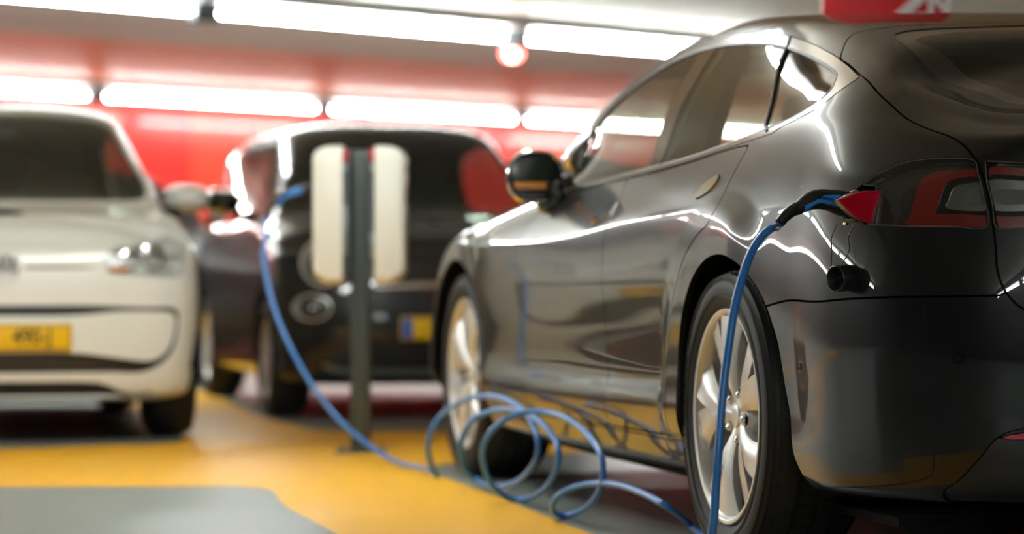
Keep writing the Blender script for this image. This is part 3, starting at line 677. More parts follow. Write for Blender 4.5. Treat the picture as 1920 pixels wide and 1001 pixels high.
# ---- wheels
def tyre(r, rr, w, parent, txt=None, tread=True):
    """tyre: outer radius r, rim radius rr, width w; outer face at y=0, the wheel runs to y=-w"""
    b = MB(); h = w/2; s = r-rr
    prof = [(rr-.004, -.012), (rr+.006, -.004), (rr+s*.22, .006), (rr+s*.5, .009), (rr+s*.72, .005), (rr+s*.88, -.006), (r-.012, -.018), (r-.004, -.028), (r, -.040)]
    gr = [.30, .5, .70] if tread else []
    for g in gr: y = -w*g; prof += [(r+.001, y+.006), (r+.001, y+.005), (r-.007, y+.004), (r-.007, y-.004), (r+.001, y-.005)]
    prof += [(r, -w+.04), (r-.012, -w+.018), (rr+s*.5, -w-.009), (rr, -w+.01)]
    b.lathe(prof, 'y', n=120); o = b.build('tyre', M['rubber'], parent, sharp=50)
    b = MB()
    for k in range(3):
        for z_, dr in ((.30, 0), (.72, 0)):
            R_ = rr+s*z_+.004*k; b.tube([(R_*math.cos(a), .0075+(.0008 if z_ < .5 else -.001), R_*math.sin(a)) for a in [2*PI*i/90 for i in range(90)]], .0011, 6, closed=True)
    b.build('sidewall_rib', M['rubber'], o)
    if tread:
        b = MB(); n = 62
        for i in range(n):
            for (y0, y1, of) in ((-.022, -w*.30+.008, 0), (-w*.30-.008, -w*.5+.007, .5), (-w*.5-.007, -w*.70+.008, 0), (-w*.70-.008, -w+.022, .5)):
                a0 = 2*PI*(i+of+.08)/n; a1 = 2*PI*(i+of+.86)/n; v = []
                for y, da in ((y0, 0), (y1, .02)):
                    rl = r-.004 if (y == y0 and y0 > -.03) or (y == y1 and y1 < -w+.03) else r+.0035
                    for a in (a0+da, a1+da): v.append(((r-.012)*math.cos(a), y, (r-.012)*math.sin(a))); v.append((rl*math.cos(a), y, rl*math.sin(a)))
                b.add(v, [(0, 2, 3, 1), (4, 5, 7, 6), (0, 1, 5, 4), (2, 6, 7, 3), (1, 3, 7, 5)])
        b.build('tread', M['rubber'], o, False)
    if txt:
        v, f = text_mesh(txt, .030, .0012, 0, .0004); R_ = rr+s*.53; out = []
        for x, y, z in v:
            a = txt_a0-x/R_; q = R_+y; out.append((q*math.cos(a), .0088+z, q*math.sin(a)))
        mesh('size_lettering', out, f, M['black_plastic'], o, False)
    return o
txt_a0 = 0.0
def loft(b, secs, cap=True):
    n = len(secs[0]); v = [tuple(p) for s in secs for p in s]
    f = [(i*n+k, i*n+(k+1) % n, (i+1)*n+(k+1) % n, (i+1)*n+k) for i in range(len(secs)-1) for k in range(n)]
    if cap: f += [tuple(range(n-1, -1, -1)), tuple((len(secs)-1)*n+k for k in range(n))]
    b.add(v, f)
def tesla_wheel(parent, loc, flip, rot=0.):
    t = empty('wheel', loc, 0, parent=parent)
    if flip: t.rotation_euler = (0, 0, PI)
    r = .2565
    b = MB()
    b.lathe([(r, -.012), (r+.002, -.004), (r, .0015), (r-.006, .002), (r-.012, -.001), (r-.017, -.010), (r-.020, -.03), (r-.026, -.08), (r-.03, -.2), (r-.018, -.2), (r-.006, -.03), (r, -.012)], 'y', n=96)
    # ten blades in turned pairs
    def sec(R_, a, w, y, th, tw):
        """diamond-ish section across the spoke at radius R_, angle a, width w, front y, thickness th, twist tw"""
        ca, sa = math.cos(a), math.sin(a); c = Vector((R_*ca, 0, R_*sa)); tn = Vector((-sa, 0, ca))
        return [c+tn*(-w/2)+Vector((0, y-.004-tw, 0)), c+tn*(-w*.12)+Vector((0, y+.002, 0)), c+tn*(w*.12)+Vector((0, y+.0015, 0)), c+tn*(w/2)+Vector((0, y-.006+tw, 0)), c+tn*(w*.38)+Vector((0, y-th, 0)), c+tn*(-w*.38)+Vector((0, y-th, 0))]
    for k in range(5):
        for j, (da, sw) in enumerate(((-.10, -.17), (.13, .07))):
            a0 = rot+2*PI*k/5; secs = []
            for i in range(13):
                q = i/12; R_ = .030+(r-.018-.030)*q
                a = a0+da*min(1, q*2.2)+sw*q**1.4+(-.25 if j == 0 else .25)*q**2*.25
                w = (.036 if j == 0 else .034)+(.062 if j == 0 else .066)*q**1.2-.006*math.sin(PI*q)
                y = -.030+.018*q+.012*math.sin(PI*q)
                secs.append(sec(R_, a, w, y, .028+.02*(1-q), .012*q if j == 0 else -.014*q))
            loft(b, secs)
    b.lathe([(.0, -.028), (.06, -.028), (.072, -.033), (.078, -.045), (.078, -.10), (0, -.10)], 'y', n=60)
    o = b.build('rim', M['alloy'], t, sharp=40)
    b = MB(); b.lathe([(0, -.0225), (.022, -.0225), (.026, -.024), (.029, -.029)], 'y', n=40)
    b.build('hub_cap', M['alloy'], o)
    for k in range(5):
        a = rot+2*PI*(k+.5)/5; c = Vector((.057*math.cos(a), 0, .057*math.sin(a)))
        b = MB(); b.lathe([(0, -.017), (.004, -.0175), (.0085, -.021), (.0095, -.024), (.0095, -.036)], 'y', c, 6*3); b.build('wheel_nut', M['chrome'], o)
        b = MB(); b.lathe([(.0095, -.031), (.0145, -.0275), (.0155, -.0285), (.0155, -.033)], 'y', c, 24); b.build('nut_seat', M['soft_black'], o)
    b = MB(); b.lathe([(.08, -.105), (.165, -.105), (.165, -.125), (.08, -.125)], 'y', n=64); b.build('brake_disc', M['satin_chrome'], t)
    b = MB(); b.lathe([(0, -.14), (.20, -.14), (.225, -.13)], 'y', n=48); b.build('brake_shield', M['soft_black'], t)
    return t
TW = [(0, 1), (0, -1), (2.96, 1), (2.96, -1)]
for x, sd in TW:
    w_ = tesla_wheel(tesla, (x, sd*(.957 if x == 0 else .945), .352), sd < 0, 1.36 if x == 0 else .5)
    txt_a0 = .12
    tyre(.352, .2575, .245, w_, '245/45 R 19 102 V XL' if sd > 0 else None)
# ---------------------------------------------------------------- the cars across the lane
def hatch_net(p):
    """control net of a small upright car; p: wb, fo, ro, w, h, hood (x,z knots), ws (windscreen centre knots), belt z ..."""
    wb, fo, ro, w, h = p['wb'], p['fo'], p['ro'], p['w'], p['h']
    xr, xs_ = -ro*.45, wb+fo*.30
    cow, top, rr = p['cowl'], p['top'], p['rear_top']        # x of cowl, x of windscreen top, x of roof end
    XS = list(np.linspace(xr, cow-.9, 6)[:-1])+list(np.linspace(cow-.9, xs_, 9)); rows = []
    ts = np.radians([76, 58, 40, 20, 0])
    def end(W, xa, xb, z, p1=.72, p2=.62):
        z = z if hasattr(z, '__len__') else [z]*5
        return [(xa+(xb-xa)*math.cos(t)**p2 if t > 0 else xb, W*math.sin(t)**p1 if t > 0 else 0, k) for t, k in zip(ts, z)]
    def row(W, z, xf, xb, yk=None, zk=None, zf=None, zb=None, Wf=None, Wb=None):
        y = nspline(*zip(*yk), XS) if yk else [W]*len(XS)
        zz = nspline(*zip(*zk), XS) if zk else [z]*len(XS)
        r = end(Wb or y[0]*.985, XS[0], xb, zb if zb is not None else zz[0])[::-1]; f = end(Wf or y[-1]*.985, XS[-1], xf, zf if zf is not None else zz[-1])
        rows.append(r+[(a, b, c) for a, b, c in zip(XS, y, zz)]+f)
    F = wb+fo; fx = p['face']                               # face: x offset by height
    for W, z in ((.88, .17), (.955, .20), (.98, .32), (.995, .45), (1.0, .58), (.995, .70), (.98, .80)):
        row(w*W, z, F+nspline(*zip(*fx), [z])[0]-(.08 if W < .9 else 0), -ro+.02*abs(z-.5)*4*.5)
    bz = p['belt']; hz = p['hood']
    zc = lambda x: nspline(*zip(*hz), [x])[0]
    lip = p['lip']
    g = p['glass_w']
    # belt row
    row(0, 0, F-lip, -ro+.05, [(xr, w*.93), (0, w*.95), (cow-.9, w*.955), (cow, w*.95), (xs_, w*.93)], [(xr, bz+.02), (1.0, bz), (cow, p['cz']-.07), (xs_, zc(xs_)-.085)], zf=zc(F-lip)-.055)
    row(0, 0, F-lip-.04, -ro+.06, [(xr, w*.885), (0, w*.905), (cow-.9, w*.915), (cow-.2, w*.90), (cow+.2, w*.86), (xs_, w*.82)], [(xr, bz+.06), (1.0, bz+.035), (cow-.2, p['cz']-.02), (xs_, zc(xs_)-.045)], zf=zc(F-lip)-.03)
    # glass top / rail
    row(0, 0, F-lip-.10, -ro+.16+p['slope'], [(xr, w*.77), (.2, w*.78), (top, w*g), (top+.35, w*(g+.06)), (cow-.1, w*.86), (cow+.25, w*.70), (xs_, w*.62)],
        [(xr, h-.17), (.2, h-.115), (.9, h-.10), (top, h-.12), ((top+cow)/2, (h+p['cz'])/2-.06), (cow-.1, p['cz']+.01), (cow+.25, zc(cow+.25)-.02), (xs_, zc(xs_)-.02)], zf=zc(F-lip-.1)-.015, zb=h-.20)
    row(0, 0, F-lip-.16, -ro+.20+p['slope'], [(xr, w*.70), (.2, w*.72), (top, w*(g-.07)), (top+.35, w*g), (cow-.05, w*.80), (cow+.25, w*.50), (xs_, w*.45)],
        [(xr, h-.11), (.2, h-.065), (.9, h-.045), (top, h-.068), ((top+cow)/2, (h+p['cz'])/2-.01), (cow-.05, p['cz']+.02), (cow+.25, zc(cow+.25)-.01), (xs_, zc(xs_)-.01)], zf=zc(F-lip-.15)-.008, zb=h-.14)
    row(0, 0, F-lip-.24, -ro+.27+p['slope'], [(xr, w*.38), (.2, w*.40), (top, w*.36), (cow, w*.40), (cow+.25, w*.26), (xs_, w*.24)],
        [(xr, h-.06), (.2, h-.02), (.9, h-.005), (top, h-.03), ((top+cow)/2+.04, (h+p['cz'])/2+.0), (cow+.02, p['cz']+.02), (cow+.25, zc(cow+.25)), (xs_, zc(xs_))], zf=zc(F-lip-.24), zb=h-.09)
    cx = [xr-.12+p['slope']*.5+k*.0 for k in range(5)]
    n = len(XS); cx = list(np.linspace(xr+.0, xr+.10, 5))+[x+.14*(1-i/(n-1)) for i, x in enumerate(XS)]
    k0 = cx[-1]; cx += list(np.linspace(k0, F-lip-.30, 6)[1:])
    cz = nspline([xr, .2, .9, top, (top+cow)/2+.06, cow+.06, cow+.3, xs_, F-lip-.3], [h-.055, h-.012, h, h-.02, (h+p['cz'])/2+.02, p['cz']+.02, zc(cow+.3), zc(xs_), zc(F-lip-.3)], cx)
    rows.append([(a, 0, c) for a, c in zip(cx, cz)])
    return np.array(rows)
def find_uv(S, pts, view, umin=0, umax=99):
    """uv of points given in front ('yz' along x) or side ('xz' along y) view of the car, outermost hit"""
    a, b, d = {'yz': (1, 2, 0), 'xz': (0, 2, 1), 'xy': (0, 1, 2)}[view]; G = S.G
    q = [G[:-1, :-1], G[1:, :-1], G[1:, 1:], G[:-1, 1:]]
    ui, vi = np.meshgrid(np.arange(S.nu-1), np.arange(S.nv-1), indexing='ij'); ok = (S.us[ui] >= umin) & (S.us[ui] < umax); out = []
    for x, y in pts:
        best = None; sgn = 1
        for tri, bc in (((0, 1, 2), ((0, 0), (1, 0), (1, 1))), ((0, 2, 3), ((0, 0), (1, 1), (0, 1)))):
            A, B, C = [q[k] for k in tri]
            den = (B[..., a]-A[..., a])*(C[..., b]-A[..., b])-(C[..., a]-A[..., a])*(B[..., b]-A[..., b]); den = np.where(np.abs(den) < 1e-12, 1e-12, den)
            w1 = ((x-A[..., a])*(C[..., b]-A[..., b])-(C[..., a]-A[..., a])*(y-A[..., b]))/den
            w2 = ((B[..., a]-A[..., a])*(y-A[..., b])-(x-A[..., a])*(B[..., b]-A[..., b]))/den
            hit = ok & (w1 >= -1e-3) & (w2 >= -1e-3) & (w1+w2 <= 1.001)
            for i, j in zip(*np.where(hit)):
                t1, t2 = w1[i, j], w2[i, j]; dep = A[i, j, d]*(1-t1-t2)+B[i, j, d]*t1+C[i, j, d]*t2
                if best is None or dep > best[0]:
                    fi = bc[0][0]*(1-t1-t2)+bc[1][0]*t1+bc[2][0]*t2; fj = bc[0][1]*(1-t1-t2)+bc[1][1]*t1+bc[2][1]*t2
                    best = (dep, S.us[i]+(S.us[i+1]-S.us[i])*fi, S.vs[j]+(S.vs[j+1]-S.vs[j])*fj)
        if best: out.append((best[1], best[2]))
        elif x <= 1e-6 and view == 'yz' and out: out.append((S.us[-1]+.3, out[-1][1]))
    return out
FWD2 = math.atan2(-.9729, .2313)
class Car:
    def __init__(s, name, net, loc, paint, label, arch, wb):
        s.S = Surf(net, 5, 5); s.e = empty('car', loc, FWD2, label, 'car'); s.paint = paint; s.wb = wb; s.ue = len(s.S.us)
        s.base = s.S.sheet(); V = s.base[0]; f = np.full(len(V), .3); s.us1 = s.S.us[-1]
        for x0 in (0, wb):
            r = np.hypot(V[:, 0]-x0, V[:, 2]-arch[1])-arch[0]; r = np.where(V[:, 2] < arch[1], np.minimum(r, np.abs(V[:, 0]-x0)-arch[0]), r)
            f = np.where(V[:, 1] > .55, np.minimum(f, r), f)
        s.bodys = clip(s.base, f, 0, 'out'); s.lining = s.bodys; s.arch = arch
    def cut(s, pts, view, gap=.004, sub=4, sharp=(), lin=False, src=None, **k):
        uv = []; shp = []
        for i, q in enumerate(pts):
            mid = view == 'yz' and q[0] <= 1e-6
            r = find_uv(s.S, [(.002, q[1]) if mid else q], view, **k)
            if not r: continue
            u_, v_ = r[0]
            if mid: shp += [len(uv), len(uv)+1]; uv += ([(s.us1+.3, v_), (s.us1-1e-5, v_)] if v_ < s.S.vs[-1]-.7 else [(u_, s.S.vs[-1]+.3), (u_, s.S.vs[-1]-1e-5)])[::1 if i == 0 else -1]
            else:
                if i in sharp: shp.append(len(uv))
                uv.append((u_, v_))
        P = smooth_loop(uv, True, sub, shp)
        a, b = split(s.S, s.bodys if src is None else src, P, gap)
        if src is None: s.bodys = b
        if lin: s.lining = split(s.S, s.lining, P, 0)[1]
        return (a, b) if src is not None else a
    def finish(s, sill=True, seats=True, h=1.4):
        panel('body', s.bodys, s.paint, s.e, rim=.014, mirror_join=True)
        panel('inner_lining', offset(s.lining, -.02), M['soft_black'], s.e, rim=0, mirror_join=True)
        for x0 in (0, s.wb):
            for sd in (1, -1):
                b = MB(); r = s.arch[0]+.03; arc = [(x0+r*math.cos(a), s.arch[1]+r*math.sin(a)) for a in [PI*k/16 for k in range(17)]]; n = 17; w = s.S.G[..., 1].max()
                b.add([(x, sd*(w-.03), z) for x, z in arc]+[(x, sd*.50, z) for x, z in arc], [(i, i+1, n+i+1, n+i) for i in range(n-1)]+[tuple(range(n, 2*n))]); b.build('wheel_well', M['soft_black'], s.e)
        b = MB(); b.box((s.wb/2, 0, .2), (s.wb+.6, 1.2, .03)); b.build('underbody', M['soft_black'], s.e)
        if seats: cabin(s.e, s.seat_x, s.seat_z, s.rear_x)
    def wheels(s, r, rr, w, track, alloy):
        for x0 in (0, s.wb):
            for sd in (1, -1):
                t = empty('wheel', (x0, sd*track, r), 0 if sd > 0 else PI, parent=s.e); tyre(r, rr, w, t, None, False)
                b = MB(); b.lathe([(rr, -.008), (rr-.012, -.004), (rr-.02, -.02), (rr-.03, -.10)], 'y', n=48)
                for k in range(10):
                    a = 2*PI*k/10+.2; u = Vector((math.cos(a), 0, math.sin(a))); t_ = Vector((-math.sin(a), 0, math.cos(a)))
                    loft(b, [[u*R_+t_*(-wd)+Vector((0, y, 0)), u*R_+t_*wd+Vector((0, y, 0)), u*R_+t_*wd*.7+Vector((0, y-.025, 0)), u*R_-t_*wd*.7+Vector((0, y-.025, 0))] for R_, wd, y in ((.04, .012, -.022), (rr*.6, .014, -.012), (rr-.015, .022, -.016))])
                b.lathe([(0, -.012), (.045, -.014), (.055, -.03), (0, -.06)], 'y', n=32); b.build('rim', alloy, t, sharp=40)
                b = MB(); b.lathe([(0, -.07), (rr-.03, -.075)], 'y', n=32); b.build('brake_disc', M['soft_black'], t)
def cabin(e, sx, sz, rx, m=None):
    m = m or M['interior']
    for y in (-.36, .36):
        b = MB(); b.box((sx+.10, y, sz+.10), (.52, .48, .16), 0, .06)
        for k in range(5): b.box((sx-.16-.035*k, y, sz+.22+.11*k), (.13, .46-.025*k, .15), 0, .05)
        o = b.build('seat', m, e); b = MB(); b.box((sx-.36, y, sz+.80), (.10, .26, .17), 0, .045); b.build('head_rest', m, o)
    b = MB(); b.box((rx+.1, 0, sz+.10), (.5, 1.22, .16), 0, .06); b.box((rx-.16, 0, sz+.38), (.16, 1.2, .5), 0, .06); o = b.build('rear_bench', m, e)
    for y in (-.36, .36): b = MB(); b.box((rx-.2, y, sz+.70), (.09, .24, .14), 0, .04); b.build('head_rest', m, o)
    b = MB(); b.box((sx+.85, 0, sz+.36), (.34, 1.3, .24), 0, .08); o = b.build('dashboard', M['black_plastic'], e)
    c = Vector((sx+.56, .36, sz+.42)); q = Vector((-1, 0, .45)).normalized().to_track_quat('Z', 'Y')
    b = MB(); b.tube([c+q @ Vector((.18*math.cos(a), .18*math.sin(a), 0)) for a in [2*PI*k/32 for k in range(32)]], .014, 8, closed=True)
    for a in (0, 2.2, 4.1): b.tube([c, c+q @ Vector((.18*math.cos(a), .18*math.sin(a), 0))], .012, 8)
    b.tube([c, c-q @ Vector((0, 0, .25))], .025, 8); b.build('steering_wheel', M['black_plastic'], e)
def door_mirror(parent, c, sd, m, fwd=1, size=(.10, .19, .13), amber=False, arm_to=None, glassm=None):
    """c: centre of the housing; fwd=+1: housing bulges towards +x"""
    b = MB(); X, Y, Z = size; secs = []
    for q in np.linspace(0, 1, 9):
        k = math.sqrt(max(0, 1-(q)**2.2)) if q < 1 else .12; x = -X/2+X*q
        secs.append([(c[0]+fwd*x, c[1]+Y/2*k*math.copysign(abs(math.cos(a))**.75, math.cos(a)), c[2]+Z/2*k*math.copysign(abs(math.sin(a))**.75, math.sin(a))+.0*q) for a in [2*PI*i/28 for i in range(28)]])
    loft(b, secs); o = b.build('door_mirror', m, parent, sharp=60)
    b = MB(); s = secs[0]; b.add([((p[0]-fwd*.001), c[1]+(p[1]-c[1])*.88, c[2]+(p[2]-c[2])*.86) for p in s], [tuple(range(28))]); b.build('mirror_glass', glassm or M['chrome'], o, False)
    if arm_to:
        b = MB(); b.tube(spline([(c[0]-fwd*.01, c[1]-sd*Y*.35, c[2]-Z*.30), ((c[0]+arm_to[0])/2, (c[1]+arm_to[1])/2, c[2]-Z*.55), arm_to], 5), [.024]*5+[.028]*6, 10); b.build('mirror_arm', M['gloss_black'], o)
    if amber:
        b = MB(); a0 = [(-X*.05, .46), (X*.2, .43), (X*.36, .34), (X*.46, .2)]
        v = []
        for x, k in a0: v += [(c[0]+fwd*(x+.004), c[1]+sd*Y*(k+.035), c[2]-Z*.22), (c[0]+fwd*(x+.004), c[1]+sd*Y*(k+.045), c[2]-Z*.03)]
        b.add(v, [(2*i, 2*i+1, 2*i+3, 2*i+2) for i in range(3)]); b.build('amber_strip', M['amber'], o)
    return o
def plate(parent, x, z, y=0., txt='', blue=None, w=.52, h=.11, tx=.0, m=None):
    b = MB(); b.box((x, y, z), (.012, w, h), 0, .004); o = b.build('number_plate', m or M['yellow_plate'], parent)
    b = MB(); t = .006
    for c, d in (((x+.004, y, z+h/2-.008), (.008, w-.012, .003)), ((x+.004, y, z-h/2+.008), (.008, w-.012, .003)), ((x+.004, y+w/2-.008, z), (.008, .003, h-.014)), ((x+.004, y-w/2+.008, z), (.008, .003, h-.014))): b.box(c, d)
    b.build('plate_border', M['plate_black'], o, False)
    if blue is not None: b = MB(); b.box((x+.005, y+blue*(w/2-.03), z), (.006, .048, h-.018), 0, .002); b.build('blue_band', M['plate_blue'], o)
    if txt:
        v, f = text_mesh(txt, .092, .0015, 0, .0008); v = [(x+.0075+q[2], y+tx+q[0]*.82, z+q[1]) for q in v]; mesh('plate_lettering', v, f, M['plate_black'], o, False)
    return o
def lamp_bowl(parent, c, n, r, ry=None, name='head_lamp', ring=None):
    """round lamp: bowl, bulb ring and lens facing n"""
    ry = ry or r; q = Vector(n).to_track_quat('Y', 'Z'); c = Vector(c)
    def put(prof): t = MB(); t.lathe(prof, 'y', n=36); return [c+q @ Vector((v[0], v[1], v[2]*ry/r)) for v in t.v], t.f
    b = MB(); b.add(*put([(r+.008, -.01), (r+.008, .006), (r, .008), (r-.004, -.002)])); o = b.build(name, ring or M['chrome'], parent)
    b = MB(); b.add(*put([(r-.004, -.002), (r*.9, -.03), (r*.5, -.055), (0, -.06)])); b.build('reflector_bowl', M['lamp_silver'], o)
    b = MB(); b.add(*put([(0, -.01), (r*.2, -.012), (r*.26, -.03), (r*.24, -.055)])); b.build('bulb_cover', M['lamp_silver'], o)
    b = MB(); b.add(*put([(0, .014), (r*.5, .011), (r*.85, .005), (r, 0)])); b.build('lens', M['lens'], o)
    return o
# ---- white hatchback
VN = dict(wb=2.42, fo=.585, ro=.535, w=.8225, h=1.478, cowl=2.17, cz=1.0, top=1.42, rear_top=-.3, belt=.93, slope=.0, glass_w=.735,
          face=[(.17, -.06), (.2, -.045), (.32, -.005), (.45, .0), (.58, -.01), (.70, -.03), (.80, -.065)], lip=.13,
          hood=[(2.17, 1.0), (2.4, .975), (2.6, .94), (2.8, .885), (2.9, .845), (3.0, .80)])
vw = Car('car', hatch_net(VN), (-2.735, 14.124, 0), M['white_paint'], 'white compact hatchback parked head-on at the left edge', (.335, .30), 2.42); vw.seat_x, vw.seat_z, vw.rear_x = .95, .45, .15
UF = dict(umin=16)
ws = vw.cut([(0, 1.43), (.30, 1.425), (.50, 1.40), (.555, 1.36), (.60, 1.22), (.655, 1.06), (.60, 1.018), (.3, 1.012), (0, 1.01)], 'yz', .004, 4, (0, 8), True, umin=9)
panel('windscreen', ws, M['glass'], vw.e, rim=.004, lift=-.003, mirror_join=True)
sw = vw.cut([(.1, 1.33), (1.0, 1.365), (1.36, 1.35), (1.62, 1.23), (1.95, 1.03), (1.9, .975), (1.0, .955), (.1, .965), (0.0, 1.1)], 'xz', .004, 4, (), True)
both_sides('side_window', sw, M['glass'], vw.e, rim=.004, lift=-.003)
hl_ = vw.cut([(.40, .715), (.42, .775), (.50, .805), (.62, .83), (.715, .845), (.745, .79), (.745, .71), (.68, .685), (.55, .688), (.44, .695)], 'yz', .006, 4, (), True, **UF)
for sd in (1, -1):
    o = panel('head_lamp', hl_, M['lens'], vw.e, rim=0, side=sd, lift=0)
    panel('lamp_housing', offset(hl_, -.045), M['lamp_silver'], o, rim=-.045, side=sd)
    for c, r in (((2.86, sd*.60, .765), .045), ((2.885, sd*.505, .75), .034)): lamp_bowl(o, c, (1, sd*.2, .1), r, name='bulb_bowl')
    b = MB(); b.box((2.925, sd*.455, .712), (.02, .09, .02), 0, .008); b.build('amber_strip', M['amber'], o)  # turn signal in the head lamp
# lower front: black frame round a white panel, black grille slots
fr = vw.cut([(0, .565), (.3, .565), (.55, .556), (.70, .55), (.715, .50), (.70, .40), (.655, .335), (.56, .290), (.42, .292), (.3, .292), (0, .292)], 'yz', .002, 4, (0, 10), True, **UF)
pn, fr2 = vw.cut([(0, .523), (.18, .523), (.32, .528), (.44, .540), (.62, .540), (.686, .53), (.692, .48), (.676, .41), (.64, .36), (.58, .335), (.48, .345), (.36, .362), (.26, .372), (0, .374)], 'yz', .002, 4, (0, 13), False, fr, **UF)
panel('grille', fr2, M['black_plastic'], vw.e, rim=.01, lift=-.012, mirror_join=True); panel('bumper_panel', pn, vw.paint, vw.e, rim=.012, lift=.004, mirror_join=True)
lo = vw.cut([(0, .255), (.36, .25), (.44, .222), (.52, .20), (.60, .21), (.58, .19), (.3, .19), (0, .19)], 'yz', .002, 4, (0, 7), True, **UF)
panel('lower_grille', lo, M['black_plastic'], vw.e, rim=.01, lift=-.01, mirror_join=True)
sl = vw.cut([(.055, .727), (.25, .727), (.385, .722), (.40, .712), (.25, .711), (.055, .711)], 'yz', .001, 3, (0, 5), False, **UF)
both_sides('grille_slot', sl, M['black_plastic'], vw.e, rim=.008, lift=-.008)
hd = [(0, .80)]
# round badge: ring with the letters V over W
F_ = 3.0-.02
b = MB(); rr_ = .056
b.lathe([(rr_-.009, .0), (rr_-.006, .007), (rr_, .007), (rr_+.004, 0), (rr_+.004, -.02)], 'x', (F_, 0, .718), 48)
def bar(b, p, q, w, x0, dx):
    p, q = Vector(p), Vector(q); t = (q-p).normalized(); s_ = Vector((-t.y, t.x))*w/2
    b.prism([tuple(p+s_), tuple(p-s_), tuple(q-s_), tuple(q+s_)], x0, x0+dx, 'x')
for a_, c_ in (((-.020, .772-.004), (0, .733-.006)), ((0, .733-.006), (.020, .772-.004)), ((-.043, .752), (-.022, .676)), ((-.022, .676), (0, .716)), ((0, .716), (.022, .676)), ((.022, .676), (.043, .752))): bar(b, a_, c_, .010, F_-.004, .009)
o = b.build('badge', M['badge_silver'], vw.e); b = MB(); b.lathe([(0, -.004), (rr_, -.004), (rr_, -.02)], 'x', (F_, 0, .718), 48); b.build('badge_disc', M['lamp_housing'], o)
plate(vw.e, 3.018, .437, 0, '490-J', None, .52, .11, .10)
for sd in (1, -1): door_mirror(vw.e, (1.86, sd*.865, 1.035), sd, vw.paint, 1, (.14, .21, .125), arm_to=(1.82, sd*.76, .97))
for sd in (1, -1): b = MB(); b.tube(spline([(2.16, sd*.30+.1, 1.02), (2.12, sd*.2-.1, 1.035), (2.10, sd*.2-.35, 1.05)], 4), .008, 6); b.build('wiper', M['black_plastic'], vw.e)
b = MB(); b.box((1.50, 0, 1.33), (.03, .22, .06), 0, .012); b.build('rear_view_mirror', M['black_plastic'], vw.e)
vw.wheels(.292, .20, .185, .80, M['alloy']); vw.finish()
# ---- charcoal bubble-shaped hatchback
FN = dict(wb=2.30, fo=.70, ro=.55, w=.8135, h=1.488, cowl=2.12, cz=.985, top=1.38, rear_top=-.3, belt=.93, slope=.1, glass_w=.69,
          face=[(.17, -.10), (.2, -.085), (.32, -.02), (.45, .0), (.58, -.015), (.70, -.045), (.80, -.10)], lip=.19,
          hood=[(2.12, .985), (2.35, .965), (2.6, .915), (2.75, .865), (2.85, .82), (2.95, .76)])
fi = Car('car', hatch_net(FN), (-.962, 15.918, 0), M['fiat_paint'], 'dark charcoal small retro hatchback parked head-on behind the charging post', (.33, .29), 2.30); fi.seat_x, fi.seat_z, fi.rear_x = .85, .45, .1
ws = fi.cut([(0, 1.44), (.26, 1.432), (.46, 1.40), (.545, 1.33), (.60, 1.2), (.665, 1.05), (.64, 1.01), (.4, 1.0), (0, .998)], 'yz', .004, 4, (0, 8), True, umin=9)
panel('windscreen', ws, M['glass'], fi.e, rim=.004, lift=-.003, mirror_join=True)
sw = fi.cut([(.2, 1.32), (.8, 1.375), (1.30, 1.36), (1.56, 1.24), (1.88, 1.03), (1.8, .97), (1.0, .955), (.3, .965), (0.1, 1.1)], 'xz', .004, 4, (), True)
both_sides('side_window', sw, M['glass'], fi.e, rim=.004, lift=-.003)
st = fi.cut([(0, .655), (.3, .653), (.40, .650), (.40, .630), (.3, .627), (0, .628)], 'yz', .002, 3, (0, 5), False, **UF)
panel('chrome_strip', st, M['chrome'], fi.e, rim=.006, lift=.006, mirror_join=True)
gr_ = fi.cut([(0, .375), (.42, .37), (.50, .33), (.48, .27), (0, .265)], 'yz', .002, 3, (0, 4), True, **UF)
panel('grille', gr_, M['black_plastic'], fi.e, rim=.01, lift=-.012, mirror_join=True)
sp = fi.cut([(0, .25), (.5, .255), (.6, .28), (.6, .255), (.5, .225), (0, .215)], 'yz', .002, 3, (0, 5), False, **UF)
panel('lower_strip', sp, M['silver_reflector'], fi.e, rim=.006, lift=.004, mirror_join=True)
def on_front(S, y, z):
    uv = find_uv(S, [(abs(y), z)], 'yz', umin=14); p, n = S.at(uv); s_ = 1 if y >= 0 else -1
    return Vector(p[0]*[1, s_, 1]), Vector(n[0]*[1, s_, 1])
for sd in (1, -1):
    for y, z, r, ry, nm in ((.60, .745, .10, .105, 'head_lamp'), (.655, .535, .085, .058, 'fog_lamp')):
        p, n = on_front(fi.S, sd*y, z); n = (n+Vector((.8, 0, 0))).normalized(); lamp_bowl(fi.e, p+n*.012, n, r, ry, nm, M['badge_silver'])
    door_mirror(fi.e, (1.80, sd*.93, 1.06), sd, M['gloss_black'], 1, (.14, .19, .13), arm_to=(1.78, sd*.76, .98))
plate(fi.e, 3.012, .44, 0, '', -1)
b = MB(); b.box((1.46, 0, 1.34), (.03, .22, .06), 0, .012); b.build('rear_view_mirror', M['black_plastic'], fi.e)
fi.wheels(.289, .195, .185, .79, M['alloy']); fi.finish()
